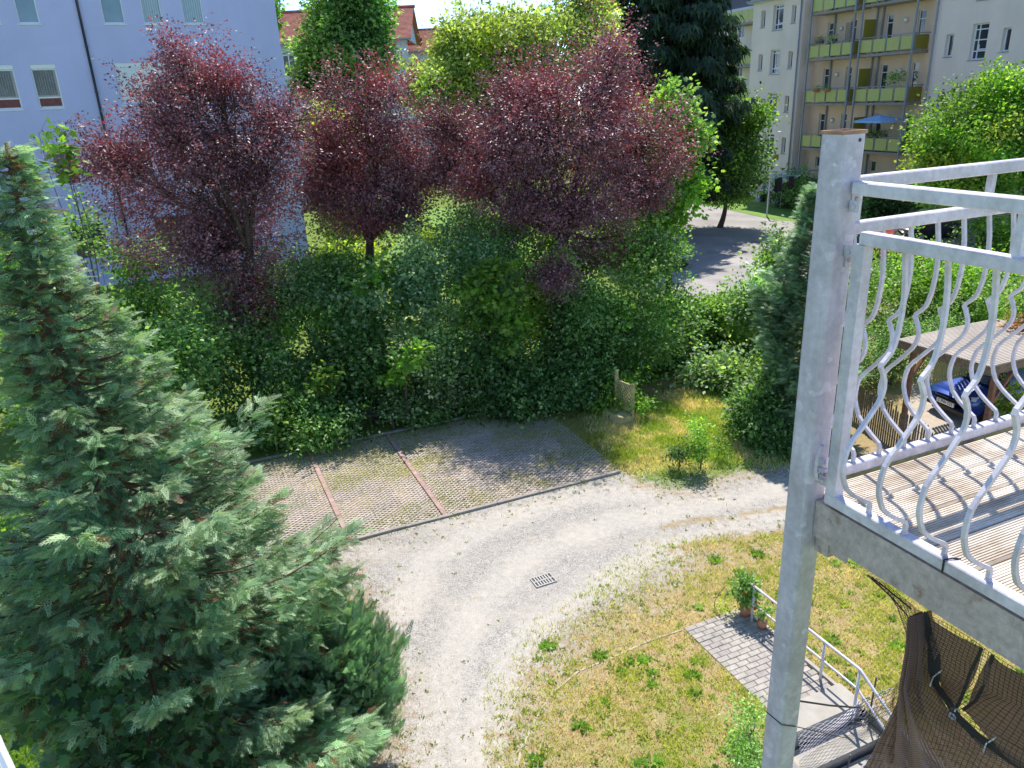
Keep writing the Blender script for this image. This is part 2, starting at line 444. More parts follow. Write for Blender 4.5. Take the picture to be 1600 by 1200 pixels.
def cloth_mat():
    m, nt, b = new_mat('brown_shade_cloth')
    tc = nt.nodes.new('ShaderNodeTexCoord')
    def wave(dirn, sc):
        w = nt.nodes.new('ShaderNodeTexWave'); w.wave_type = 'BANDS'; w.bands_direction = dirn; w.inputs['Scale'].default_value = sc; w.inputs['Distortion'].default_value = 0.6
        nt.links.new(tc.outputs['UV'], w.inputs['Vector']); return w.outputs['Fac']
    a = wave('X', 26); c_ = wave('Y', 26)
    mx = nt.nodes.new('ShaderNodeMath'); mx.operation = 'MAXIMUM'; nt.links.new(a, mx.inputs[0]); nt.links.new(c_, mx.inputs[1])
    op = ramp(nt, [(0.42, 0.42), (0.72, 1.0)], mx.outputs[0])
    col = ramp(nt, [(0.2, (0.13, 0.08, 0.065)), (0.9, (0.42, 0.28, 0.23))], a)
    nt.links.new(col.outputs[0], b.inputs['Base Color']); b.inputs['Roughness'].default_value = 0.8
    tl = nt.nodes.new('ShaderNodeBsdfTranslucent'); tl.inputs['Color'].default_value = (.60, .40, .31, 1)
    tp = nt.nodes.new('ShaderNodeBsdfTransparent')
    m1 = nt.nodes.new('ShaderNodeMixShader'); m1.inputs[0].default_value = .4; nt.links.new(b.outputs[0], m1.inputs[1]); nt.links.new(tl.outputs[0], m1.inputs[2])
    m2 = nt.nodes.new('ShaderNodeMixShader'); nt.links.new(op.outputs[0], m2.inputs[0]); nt.links.new(tp.outputs[0], m2.inputs[1]); nt.links.new(m1.outputs[0], m2.inputs[2])
    nt.links.new(m2.outputs[0], nt.nodes['Material Output'].inputs['Surface'])
    bump(nt, b, mx.outputs[0], 0.4, 0.004)
    return m
M['cloth'] = cloth_mat()
# ------------------------------------------------------------------ leaf shapes (unit length along +X, normal +Z)
def tri_template(v, f): return np.array(v, np.float32), np.array(f, np.int32)
T_OVAL = tri_template([(0, 0, 0), (.45, .36, .08), (1, 0, -.05), (.45, -.36, .08)], [(0, 2, 1), (0, 3, 2)])
T_POINT = tri_template([(0, 0, 0), (.38, .27, .06), (1, 0, -.06), (.38, -.27, .06)], [(0, 2, 1), (0, 3, 2)])
def _maple():
    pts = [(0, 0), (.12, .42), (.38, .28), (.55, .5), (.66, .2), (1, 0), (.66, -.2), (.55, -.5), (.38, -.28), (.12, -.42)]
    v = [(.3, 0, .05)] + [(x, y, -.12 * (abs(y) + max(0, x - .6))) for x, y in pts]
    f = [(0, i, i + 1) for i in range(1, 10)] + [(0, 10, 1)]
    return tri_template(v, f)
T_MAPLE = _maple()
def _frond(pairs=5, spread=0.85, subs=2):
    v = []; f = []
    def sp(b, d, L, w, zc=0):
        b = np.array(b, float); d = np.array(d, float); n = np.array([-d[1], d[0], 0])
        i = len(v)
        v.extend([tuple(b - n * w), tuple(b + n * w), tuple(b + d * L + np.array([0, 0, zc]))]); f.append((i, i + 2, i + 1))
    sp((0, 0, 0), (1, 0, 0), 1.0, .022, -.1)
    for k in range(pairs):
        t = .08 + k * .17; L = .56 * (1 - t * .72)
        for s in (1, -1):
            a = s * (spread - .06 * k); d = (math.cos(a), math.sin(a), 0); b = (t, 0, -.1 * t * t)
            sp(b, d, L, .024, -.05)
            if subs > 0:
                m = (b[0] + d[0] * L * .35, b[1] + d[1] * L * .35, b[2] - .02); a2 = a - s * .6
                sp(m, (math.cos(a2), math.sin(a2), 0), L * .6, .028, -.03)
            if subs > 1:
                m = (b[0] + d[0] * L * .3, b[1] + d[1] * L * .3, b[2] - .02); a2 = a + s * .55
                sp(m, (math.cos(a2), math.sin(a2), 0), L * .5, .026, -.03)
    return tri_template(v, f)
T_FROND = _frond(5, .72, 1)
T_FROND2 = _frond(4, .7, 1)
T_TWIG = tri_template([(0, 0, 0), (.5, .10, .03), (1, 0, -.1), (.5, -.10, .03), (.15, .05, 0), (.6, .38, -.05), (.35, .04, 0), (.15, -.05, 0), (.6, -.38, -.05), (.35, -.04, 0)],
                      [(0, 2, 1), (0, 3, 2), (4, 5, 6), (7, 9, 8)])
T_BLADE = tri_template([(0, -.05, 0), (0, .05, 0), (1, 0, .0)], [(0, 1, 2)])

def unit(a): return a / (np.linalg.norm(a, axis=-1, keepdims=True) + 1e-9)
def place(T, pos, dirn, nrm, size, col):
    """copies of template T: returns V, F, C"""
    tv, tf = T
    x = unit(dirn); y = unit(np.cross(nrm, x)); z = np.cross(x, y)
    n = len(pos)
    V = pos[:, None, :] + size[:, None, None] * (tv[None, :, 0:1] * x[:, None, :] + tv[None, :, 1:2] * y[:, None, :] + tv[None, :, 2:3] * z[:, None, :])
    F = tf[None] + (np.arange(n) * len(tv))[:, None, None]
    C = np.repeat(col[:, None, :], len(tv), 1)
    return V.reshape(-1, 3), F.reshape(-1, 3), C.reshape(-1, 3)

PAL = {
 'dark':   [(.045, .105, .03), (.07, .14, .042), (.12, .20, .07), (.17, .25, .11)],
 'mid':    [(.07, .15, .035), (.11, .20, .05), (.18, .27, .08), (.24, .32, .14)],
 'bright': [(.08, .17, .025), (.13, .23, .035), (.18, .28, .05)],
 'yellow': [(.14, .20, .03), (.20, .25, .04), (.26, .28, .05)],
 'willow': [(.15, .19, .06), (.22, .26, .08), (.30, .33, .12)],
 'pale':   [(.07, .13, .05), (.16, .23, .10), (.30, .36, .20)],
 'plum':   [(.080, .042, .052), (.115, .065, .075), (.17, .105, .115), (.16, .07, .075)],
 'plumred':[(.13, .055, .06), (.17, .055, .06), (.22, .065, .065), (.11, .055, .06)],
 'bluegreen': [(.07, .14, .07), (.11, .19, .10), (.18, .26, .15), (.26, .33, .22)],
 'cypress': [(.09, .17, .10), (.13, .23, .135), (.20, .32, .18), (.29, .40, .24)],
 'thuja':  [(.06, .14, .08), (.09, .19, .11), (.15, .27, .16), (.22, .34, .21)],
 'spruce': [(.018, .035, .022), (.028, .05, .028), (.04, .07, .03)],
 'deep':   [(.028, .07, .030), (.04, .095, .04), (.055, .12, .05)],
 'brown':  [(.16, .07, .035), (.22, .10, .05)],
}
def pal_pick(pal, n, cl=None):
    P = np.array(PAL[pal]); i = rng.integers(0, len(P), n); c = P[i] * rng.uniform(.8, 1.25, (n, 1)) * (1.0 if pal == 'brown' else 1.25 if pal in ('cypress', 'thuja') else 1.75 if pal in ('plum', 'plumred') else 1.45)
    if cl is not None: c = c * cl
    return c

def crown(blobs, nleaf, size, T, pal, per=14, crad=None, droop=0.25, hole=0.42, hscale=0.9, seed=0, shell=0.55, up=0.6, pal2=None, mix2=0.0, shoots=.04):
    """blobs: (centre, radii). Leaves in clusters spread through the crown's volume"""
    vol = np.array([np.prod(b[1]) ** (2 / 3) for b in blobs]); vol = vol / vol.sum()
    ncl = max(8, int(nleaf / per))
    if crad is None: crad = size * 3.2
    blobs = [(np.array(c), tuple(max(.55 * q, q - crad * .5) for q in r)) for c, r in blobs]
    cs = []; outw = []
    for (c, r), w in zip(blobs, vol):
        k = int(ncl * w * 1.6) + 2
        d = unit(rng.normal(size=(k, 3))); rad = rng.uniform(0, 1, (k, 1)) ** (shell)
        rad = np.clip(rad * rng.uniform(.88, 1.1, (k, 1)), 0, 1.12)
        p = np.array(c) + d * rad * np.array(r)
        cs.append(p); outw.append(d)
    cs = np.concatenate(cs); outw = np.concatenate(outw)
    keep = vnoise(cs, hscale, seed + 5) > hole * rng.uniform(.6, 1.25, len(cs))
    keep &= cs[:, 2] > 0.03
    cs = cs[keep]; outw = outw[keep]
    if len(cs) > ncl: cs = cs[:0] if False else cs[(i := rng.permutation(len(cs))[:ncl])]; outw = outw[i]
    if crad is None: crad = size * 3.2
    cfac = np.ones(len(cs))
    if shoots > 0 and len(cs) > 20:
        # twigs that grow out past the crown's outline
        allb = np.array([b[0] for b in blobs]); allr = np.array([b[1] for b in blobs])
        dd = (((cs[:, None, :] - allb[None]) / allr[None]) ** 2).sum(2).min(1)
        outer = np.where(dd > .72)[0]; k = min(len(outer), int(len(cs) * shoots))
        if k:
            s_i = rng.permutation(outer)[:k]; L = rng.uniform(.4, 1.0, k) * np.minimum(crad * 3.2, .9)
            g = unit(outw[s_i] * .9 + np.array([0, 0, .75 - droop]) + rng.normal(size=(k, 3)) * .3)
            ex = []; eo = []
            for t in (.35, .6, .85, 1.05): ex.append(cs[s_i] + g * (L * t)[:, None]); eo.append(g)
            cs = np.concatenate([cs] + ex); outw = np.concatenate([outw] + eo); cfac = np.concatenate([cfac, np.full(4 * k, .42)])
    nper = np.where(cfac < 1, max(3, int(per * .45)), per)
    idx = np.repeat(np.arange(len(cs)), nper); n = len(idx)
    off = rng.normal(size=(n, 3)) * np.array([1, 1, .55]) * crad * .55 * cfac[idx][:, None]
    pos = cs[idx] + off
    pos[:, 2] = np.maximum(pos[:, 2], .02)
    dirn = unit(outw[idx] * .6 + unit(off) * .8 + rng.normal(size=(n, 3)) * .45 + np.array([0, 0, -droop]))
    nrm = unit(rng.normal(size=(n, 3)) * .55 + np.array([0, 0, up]) + outw[idx] * .35)
    clv = (0.35 + 1.2 * vnoise(cs, .8, seed + 9))[idx][:, None] * rng.uniform(.6, 1.5, (len(cs), 1))[idx]  # random clump tones, widened to put shade and bright patches into leaf colour
    col = pal_pick(pal, n, clv)
    if pal2:
        s = (vnoise(cs, .7, seed + 21) < mix2)[idx]
        col[s] = pal_pick(pal2, int(s.sum()))
    sz = size * rng.uniform(.65, 1.25, n)
    return place(T, pos, dirn, nrm, sz, col), cs

def bez(a, b, bend, n=5):
    a = np.array(a, float); b = np.array(b, float); m = (a + b) / 2 + np.array(bend)
    return [(1 - t) ** 2 * a + 2 * t * (1 - t) * m + t * t * b for t in np.linspace(0, 1, n)]

def tree(name, label, cat, base, blobs, nleaf, size, T=T_OVAL, pal='mid', mat='leaf', group=None, trunk_r=0.15, fork=None, bark='bark', ntwig=50, leafname='crown', extra_trunks=0, **kw):
    base = np.array([base[0], base[1], 0.0])
    root = empty(name, base, label, cat, group)
    (V, F, C), cs = crown(blobs, nleaf, size, T, pal, **kw)
    o = stuff(arr_mesh(leafname, V, F, M[mat], root, C))
    tb = MB()
    cen = np.mean([b[0] for b in blobs], 0)
    lo = min(b[0][2] - b[1][2] for b in blobs)
    if fork is None: fork = base + (cen - base) * .55; fork[2] = max(.25 * cen[2], min(lo + .3, cen[2] * .8))
    fork = np.array(fork, float)
    if trunk_r > 0:
        for e in range(1 + extra_trunks):
            b2 = base + (rng.normal(size=3) * .25 * np.array([1, 1, 0]) if e else 0)
            tb.tube(bez(b2 - np.array([0, 0, .1]), fork, rng.normal(size=3) * .12, 6), list(np.linspace(trunk_r * (1.25 if e == 0 else .7), trunk_r * .7 * (1 if e == 0 else .7), 6)), 8)
        for c, r in blobs:
            c = np.array(c)
            tb.tube(bez(fork - (0, 0, .1), c, rng.normal(size=3) * .25, 6), list(np.linspace(trunk_r * .55, trunk_r * .18, 6)), 6)
        if len(cs):
            bc = np.array([b[0] for b in blobs])
            for i in rng.permutation(len(cs))[:ntwig]:
                c = cs[i]; k = np.argmin(((bc - c) ** 2).sum(1))
                st = bc[k] + (fork - bc[k]) * rng.uniform(0, .5)
                tb.tube(bez(st, c, rng.normal(size=3) * .15 + (0, 0, .1), 4), [trunk_r * .16, trunk_r * .13, trunk_r * .09, trunk_r * .03], 3, cap=False)
        tb.build('trunk', M[bark], root, True)
    return root

def pb(px, py, Y, rx, ry, rd=None):
    """blob from where it appears: centre, apparent radii (photo px), depth radius"""
    c = gy(px, py, Y); D = np.linalg.norm(c - CAM)
    X = rx * D / FPX; Z = ry * D / FPX
    return (c, (X, rd if rd else (X + Z) / 2, Z))

def conifer(name, label, cat, base, height, rfn, nbr, per, fsize, pal, group=None, droop=.15, sweep=.25, T=T_FROND, trunk_r=.12, lean=(0, 0), zmin=.3, bark='bark_red', brown=.06, hang=.3, tipbias=.6, mat='needle', flat=1.0, leafname='foliage', tips=0.0):
    base = np.array([base[0], base[1], 0.0])
    root = empty(name, base, label, cat, group)
    def axis(z): t = z / height; return base + np.array([lean[0] * t + .06 * math.sin(z * 1.7), lean[1] * t + .05 * math.cos(z * 1.3), z])
    tb = MB()
    tb.tube([axis(z) for z in np.linspace(-.05, height * .985, 14)], list(np.linspace(trunk_r, trunk_r * .12, 14)), 8)
    P = []; D = []; NN = []; S = []; CC = []
    for i in range(nbr):
        z = zmin + (height - zmin) * ((i + rng.uniform(0, 1)) / nbr) ** .95
        ph = i * 2.399 + rng.uniform(-.3, .3)
        R = rfn(z, ph) * rng.uniform(.72, 1.12)
        a = axis(min(z, height * .97)); d = np.array([math.cos(ph), math.sin(ph), 0])
        n = 7; path = []
        for t in np.linspace(0, 1, n):
            path.append(a + d * R * t + np.array([0, 0, -droop * R * math.sin(t * 2.2) + sweep * R * t * t]))
        tb.tube(path, list(np.linspace(max(.012, trunk_r * .16), .004, n)), 4, cap=False)
        path = np.array(path)
        k = max(4, int(per * (R / max(.5, rfn(height * .25, 0))) ** 1.0))
        t = rng.uniform(.12, 1.0, k) ** tipbias
        seg = np.clip((t * (n - 1)).astype(int), 0, n - 2); fr_ = t * (n - 1) - seg
        p = path[seg] * (1 - fr_[:, None]) + path[seg + 1] * fr_[:, None]
        tang = unit(path[seg + 1] - path[seg])
        side = np.cross(tang, [0, 0, 1.0]); sg = rng.choice([-1, 1], k)[:, None]
        w = (R * .30 * (1.15 - t))[:, None]
        lat = side * sg * w * rng.uniform(0, 1, (k, 1))
        p = p + lat + rng.normal(size=(k, 3)) * .035 * np.array([1, 1, 1.3]) * (fsize / .2)
        dr = unit(tang * .8 + side * sg * rng.uniform(.1, .9, (k, 1)) + np.array([0, 0, -hang]) + rng.normal(size=(k, 3)) * .22)
        nr = unit(np.array([0, 0, flat]) + rng.normal(size=(k, 3)) * .45 + d * .25)
        tone = rng.uniform(.75, 1.25)
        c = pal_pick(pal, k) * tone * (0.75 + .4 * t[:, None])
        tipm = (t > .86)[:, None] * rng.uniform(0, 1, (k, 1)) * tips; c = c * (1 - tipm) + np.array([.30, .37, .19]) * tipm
        bm = (rng.uniform(size=k) < brown * (1.8 - 1.6 * t)); c[bm] = pal_pick('brown', int(bm.sum()))
        P.append(p); D.append(dr); NN.append(nr); S.append(fsize * rng.uniform(.6, 1.25, k)); CC.append(c)
    P = np.concatenate(P); P[:, 2] = np.maximum(P[:, 2], .03)
    V, F, C = place(T, P, np.concatenate(D), np.concatenate(NN), np.concatenate(S), np.concatenate(CC))
    V[:, 2] = np.maximum(V[:, 2], .01)
    stuff(arr_mesh(leafname, V, F, M[mat], root, C))
    tb.build('trunk', M[bark], root, True)
    return root

# ------------------------------------------------------------------ yard directions
DB = np.array([0.921, 0.391, 0.0]); DA = np.array([0.391, -0.921, 0.0])   # along the kerb / towards the house

# ------------------------------------------------------------------ ground grid with masks
def poly_sd(P, poly):
    """signed distance (inside positive) of points P(n,2) to polygon"""
    poly = np.asarray(poly, float); n = len(poly)
    d = np.full(len(P), 1e9); ins = np.zeros(len(P), bool)
    for i in range(n):
        a = poly[i]; b = poly[(i + 1) % n]; ab = b - a
        t = np.clip(((P - a) @ ab) / (ab @ ab + 1e-12), 0, 1)
        q = P - (a + t[:, None] * ab); d = np.minimum(d, np.hypot(q[:, 0], q[:, 1]))
        c = (a[1] > P[:, 1]) != (b[1] > P[:, 1])
        with np.errstate(divide='ignore', invalid='ignore'):
            xi = a[0] + (P[:, 1] - a[1]) * (b[0] - a[0]) / (b[1] - a[1])
        ins ^= c & (P[:, 0] < xi)
    return np.where(ins, d, -d)
def G2(*px): return [tuple(gz(x, y)[:2]) for x, y in px]
POLY = {}
k0 = gz(510, 857)[:2]; k1 = gz(975, 736)[:2]
POLY['gravel'] = [tuple(k0 - DB[:2] * .5), tuple(k0), tuple(k1)] + G2((1000, 752), (1040, 764), (1085, 764), (1120, 748), (1165, 738), (1225, 724)) + [(9.0, 15.6), (9.5, 12.5)] + \
    G2((1300, 822), (1225, 836), (1130, 852), (1075, 870), (1050, 905), (965, 955), (905, 1000), (862, 1050), (830, 1105), (795, 1200), (760, 1400), (590, 1400), (606, 1200), (602, 1090), (590, 1010), (566, 945), (535, 895)) 
POLY['greenpatch'] = G2((985, 738), (1000, 752), (1040, 764), (1085, 764), (1120, 748), (1165, 738), (1225, 724), (1230, 690), (1150, 690), (1080, 700), (1020, 705))
POLY['verge'] = G2((930, 655), (985, 738), (1225, 724), (1235, 640), (1150, 625), (1080, 610), (1000, 640))
POLY['lawnleft'] = G2((-400, 800), (420, 800), (470, 1000), (420, 1400), (-500, 1400))
POLY['mossA'] = G2((905, 690), (960, 665), (1020, 680), (1040, 705), (1000, 725), (960, 722), (920, 708))
POLY['mossB'] = G2((500, 745), (540, 718), (640, 706), (690, 716), (660, 735), (600, 750), (540, 760), (505, 762))
POLY['lush'] = G2((960, 1120), (1040, 1060), (1120, 1080), (1180, 1110), (1180, 1300), (880, 1300))
# stair well in front of the landing slab
PATH_O = gz(1068, 982)                      # far left corner of the brick path
SLAB_R = gz(1340, 1106)
GX0, GX1, GY0, GY1, GS = -15.0, 17.0, 1.5, 27.5, 0.1
nx = int((GX1 - GX0) / GS); ny = int((GY1 - GY0) / GS)
xs = GX0 + np.arange(nx + 1) * GS; ys = GY0 + np.arange(ny + 1) * GS
XX, YY = np.meshgrid(xs, ys, indexing='ij')
PP = np.stack([XX.ravel(), YY.ravel()], 1)
wob = (fbm2(PP[:, 0], PP[:, 1], 1.6, 2) - .5) * .9
def smooth(d, w): return np.clip(d / w * .5 + .5, 0, 1)
# how sharp the gravel edge is: crisp along the kerb, ragged elsewhere
sdg = poly_sd(PP, POLY['gravel'])
kline = (PP - k0) @ np.array([-DB[1], DB[0]])
near_k = np.exp(-np.maximum(0, np.abs(kline) - .05) / .3) * ((PP - k0) @ DB[:2] > -.6) * ((PP - k0) @ DB[:2] < 7)
mg = smooth(sdg + wob * (1 - near_k), 1.5 * (1 - near_k) + .05)
# sparse ruts of dry weeds on the right part of the drive
rut = np.exp(-((PP[:, 1] - 13.2 - .18 * (PP[:, 0] - 4)) / .16) ** 2) + np.exp(-((PP[:, 1] - 12.3 - .12 * (PP[:, 0] - 4)) / .14) ** 2)
mg = np.clip(mg - rut * .33 * (fbm2(PP[:, 0], PP[:, 1], 2.2, 77) * 2).clip(0, 1.3) * (PP[:, 0] > 2.8), 0, 1)
sdp = poly_sd(PP, POLY['greenpatch']); sdv = poly_sd(PP, POLY['verge']); sdl = poly_sd(PP, POLY['lawnleft']); sdlush = poly_sd(PP, POLY['lush'])
gr = np.maximum.reduce([smooth(sdp + wob * .3, .35), smooth(sdv, 1.0) * .45, smooth(sdl, 1.0) * .9, smooth(sdlush + wob, 1.5) * .62])
gr = np.maximum(gr, .34 + .3 * (fbm2(PP[:, 0], PP[:, 1], .8, 7) - .5))
behind = (kline > 4.6)
gr = np.where(behind & (sdv < 0), .75, gr)
moss = np.maximum(smooth(poly_sd(PP, POLY['mossA']) + wob * .4, .6), smooth(poly_sd(PP, POLY['mossB']) + wob * .4, .5) * .95)
def polydist(P, line):
    d = np.full(len(P), 1e9)
    for a, b in zip(line[:-1], line[1:]):
        a = np.array(a); b = np.array(b); ab = b - a; t = np.clip(((P - a) @ ab) / (ab @ ab), 0, 1); q = P - (a + t[:, None] * ab); d = np.minimum(d, np.hypot(q[:, 0], q[:, 1]))
    return d
TRACKS = [G2((640, 1400), (668, 1200), (690, 1080), (735, 960), (830, 870), (960, 815), (1100, 790), (1225, 760), (1400, 720)), G2((720, 1400), (745, 1200), (770, 1090), (830, 990), (930, 910), (1060, 850), (1225, 800), (1400, 760)),
          G2((590, 1100), (610, 980), (660, 880), (760, 820), (900, 775), (1010, 770))]
tk = np.zeros(len(PP))
for ln in TRACKS: tk = np.maximum(tk, np.exp(-(polydist(PP, ln) / .42) ** 2)) * 1.0
tk = tk * (.45 + .9 * fbm2(PP[:, 0], PP[:, 1], 1.1, 90))
C3 = np.stack([mg, gr, moss, tk], 1)
ZZ = (fbm2(PP[:, 0], PP[:, 1], 2.5, 4) - .5) * .022 - .004
# shallow tyre tracks
VV = np.stack([PP[:, 0], PP[:, 1], ZZ], 1)
I = np.arange((nx + 1) * (ny + 1)).reshape(nx + 1, ny + 1)
F4 = np.stack([I[:-1, :-1], I[1:, :-1], I[1:, 1:], I[:-1, 1:]], -1).reshape(-1, 4)
fc = PP[F4].mean(1); fm = C3[F4].mean(1)
# path frame
PF = Frame(PATH_O, DA, DB)      # s runs towards the house, o to the right
sl = (SLAB_R - PATH_O) @ DA; PW = 1.12
WELL = (sl, sl + 3.2, -.35, PW + .15)
ps = (fc - PATH_O[:2]) @ DA[:2]; po = (fc - PATH_O[:2]) @ DB[:2]
inwell = (ps > WELL[0] - .05) & (ps < WELL[1]) & (po > WELL[2]) & (po < WELL[3])
cls = np.where(fm[:, 0] > .5, 0, np.where(behind[F4].mean(1) > .5, 2, 1))
paved = (kline[F4].mean(1) > 0) & (kline[F4].mean(1) < 4.6)
cls = np.where(paved & (cls == 1) & (fc[:, 0] < 3.2), 3, cls)
def sub(name, k):
    F = F4[(cls == k) & ~inwell]; u, inv = np.unique(F, return_inverse=True)
    return struct(arr_mesh(name, VV[u], inv.reshape(F.shape), M['ground'], None, C3[u], smooth=True))
sub('gravel_driveway', 0); sub('dry_lawn', 1); sub('garden_ground', 2); sub('paver_bed', 3)
# far ground, a ring of sheets around the near grid
R = 600.0
far = MB()
for x0, x1, y0, y1 in ((-R, GX0, -R, R), (GX1, R, -R, R), (GX0, GX1, -R, GY0), (GX0, GX1, GY1, R)):
    far.quad((x0, y0, -.01), (x1, y0, -.01), (x1, y1, -.01), (x0, y1, -.01))
g = far.build('ground', M['ground']); struct(g)
at = g.data.attributes.new('col', 'FLOAT_COLOR', 'POINT')
at.data.foreach_set('color', np.tile(np.array([0, .8, 0, 1], np.float32), len(far.v)))

def sheet(name, pts, z, mat, colr=None):
    m = MB(); m.add([(p[0], p[1], z) for p in pts], [tuple(range(len(pts)))])
    o = struct(m.build(name, mat))
    if colr:
        a = o.data.attributes.new('col', 'FLOAT_COLOR', 'POINT'); a.data.foreach_set('color', np.tile(np.array(list(colr) + [1], np.float32), len(pts)))
    return o
def court_mat():
    m, nt, b = new_mat('court_grit'); co = coords(nt, obj=False)
    n1 = noise(nt, co, .5, 5, .6); n2 = noise(nt, co, 12, 5, .7)
    r = ramp(nt, [(.35, (.27, .25, .24)), (.65, (.40, .37, .35))], n1)
    s = ramp(nt, [(.3, (.75, .75, .75)), (.7, (1.15, 1.15, 1.15))], n2)
    c = mixc(nt, 1.0, r.outputs[0], s.outputs[0], 'MULTIPLY')
    pn = ramp(nt, [(.60, 0.0), (.68, .45)], noise(nt, co, .35, 4, .7)); c = mixc(nt, pn.outputs[0], c, (.26, .16, .12))
    nt.links.new(c, b.inputs['Base Color']); b.inputs['Roughness'].default_value = .95; bump(nt, b, n2, .4, .02); return m
M['court'] = court_mat()
sheet('courtyard', [(6.5, 29.5), (12.5, 30.5), (16.5, 33), (27, 33.5), (44, 40), (44, 47), (24, 44), (17.2, 48.5), (14.5, 58), (6.5, 58)], .004, M['court'])
def lawn_mat():
    m, nt, b = new_mat('mown_grass'); co = coords(nt, obj=False)
    n1 = noise(nt, co, 1.2, 5, .6); n2 = noise(nt, co, 25, 4, .7)
    r = ramp(nt, [(.3, (.10, .20, .02)), (.7, (.19, .33, .04))], n1); s = ramp(nt, [(.3, (.6, .6, .6)), (.7, (1.3, 1.3, 1.2))], n2)
    nt.links.new(mixc(nt, 1.0, r.outputs[0], s.outputs[0], 'MULTIPLY'), b.inputs['Base Color']); b.inputs['Roughness'].default_value = .9; bump(nt, b, n2, .6, .03); return m
M['lawn'] = lawn_mat()
sheet('mown_lawn', [(14.6, 57.5), (17.3, 48.4), (20.0, 46.6), (24, 44.3), (34, 46), (31.0, 47.0), (21.2, 54.2), (18.5, 57.5)], .008, M['lawn'])
sheet('house_pavement', [(18.5, 57.5), (21.2, 54.2), (31, 47), (34, 46), (36, 47), (20.5, 62)], .006, M['concrete'])
sheet('sunlit_lawn', [(-10.8, 38), (-2, 33), (4, 34), (5.5, 50), (-4, 62), (-10, 60)], .004, M['lawn'])

# ------------------------------------------------------------------ grass pavers, bay lines and kerb
paving = empty('grass_paver_paving', (k0[0], k0[1], 0), 'parking bays of lattice grass pavers between the gravel drive and the shrubs', 'paving')
del paving['category']; del paving['label']; struct(paving)
def paver_mesh():
    """lattice block: diagonal bars crossing, open diamonds between"""
    m = MB(); bw, bh, z = .6, .4, .035; w, h = .15, .1; hw = .0125
    def bar(a, b, z1):
        a = np.array(a, float); b = np.array(b, float); d = (b - a) / np.linalg.norm(b - a); n = np.array([-d[1], d[0]]) * hw
        q = [a - n, b - n, b + n, a + n]
        m.add([(p[0], p[1], z1) for p in q] + [(p[0], p[1], z1 - .03) for p in q], [(0, 1, 2, 3), (0, 4, 5, 1), (2, 6, 7, 3), (1, 5, 6, 2), (3, 7, 4, 0)])
    sl_ = h / w
    for sg, z1 in ((1, z), (-1, z - .0012)):
        for c in np.arange(-(bw * sl_ + bh), bw * sl_ + bh, h):
            # y = sg*sl*x + c clipped
            x0, x1 = -bw / 2, bw / 2
            def yy(x): return sg * sl_ * x + c
            xs_ = [x0, x1]
            lo = (-bh / 2 - c) / (sg * sl_); hi = (bh / 2 - c) / (sg * sl_)
            a, b = min(lo, hi), max(lo, hi); a = max(a, x0); b = min(b, x1)
            if b - a < .02: continue
            bar((a, yy(a)), (b, yy(b)), z1)
    me = bpy.data.meshes.new('grass_paver'); me.from_pydata(m.v, [], m.f); me.materials.append(M['paver']); return me
pm = paver_mesh()
angB = math.atan2(DB[1], DB[0])
KN = np.array([-DB[1], DB[0], 0])
red_s = [float((gz(695, 805) - [*k0, 0]) @ DB), float((gz(548, 848) - [*k0, 0]) @ DB)]
red_s += [red_s[1] - (red_s[0] - red_s[1])]
def redcorr(s): return any(abs(s - r) < .36 for r in red_s)
bm = MB(); bm.box(WORLD, -.1, .1, -.05, .05, 0, .037)
bme = bpy.data.meshes.new('red_brick'); bme.from_pydata(bm.v, [], bm.f); bme.materials.append(M['redbrick'])
cnt = 0
bounds = sorted([r for r in red_s]); segs = []
edges = [-4.0] + bounds + [6.75]
for a, b_ in zip(edges[:-1], edges[1:]):
    a2, b2 = a + .06, b_ - .06
    n = max(1, int(round((b2 - a2) / .605)))
    for i in range(n):
        segs.append((a2 + (i + .5) * (b2 - a2) / n, (b2 - a2) / n / .605))
for s, sc in segs:
    for j in range(11):
        d = .12 + .2 + j * .405
        p = np.array([k0[0], k0[1], 0]) + DB * s + KN * d
        o = bpy.data.objects.new('grass_paver', pm); COL.objects.link(o); o.parent = paving
        o.location = (p[0] - k0[0], p[1] - k0[1], -.024 + random.uniform(-.004, .004)); o.rotation_euler = (random.uniform(-.008, .008), random.uniform(-.008, .008), angB)
        o.scale = (sc, 1, 1); cnt += 1
for r in red_s:
    if r > 6.5: continue
    for j in range(22):
        d = .17 + j * .205
        p = np.array([k0[0], k0[1], 0]) + DB * r + KN * d
        o = bpy.data.objects.new('red_brick', bme); COL.objects.link(o); o.parent = paving
        o.location = (p[0] - k0[0], p[1] - k0[1], -.004 + random.uniform(-.002, .004)); o.rotation_euler = (0, 0, angB + math.pi / 2)
km = MB(); km.box(WORLD, -.495, .495, -.04, .04, -.05, .045)
kme = bpy.data.meshes.new('kerb_stone'); kme.from_pydata(km.v, [], km.f); kme.materials.append(M['kerb'])
for i in range(11):
    p = np.array([k0[0], k0[1], 0]) + DB * (-3.9 + i) + KN * .03
    if -3.9 + i > 6.3: continue
    o = bpy.data.objects.new('kerb_stone', kme); COL.objects.link(o); o.parent = paving
    o.location = (p[0] - k0[0], p[1] - k0[1], random.uniform(-.006, .004)); o.rotation_euler = (0, 0, angB + random.uniform(-.008, .008))
for i in range(9):
    p = np.array([k0[0], k0[1], 0]) + DB * (-3.9 + i) + KN * 4.7
    o = bpy.data.objects.new('kerb_stone', kme); COL.objects.link(o); o.parent = paving
    o.location = (p[0] - k0[0], p[1] - k0[1], .01); o.rotation_euler = (0, 0, angB)

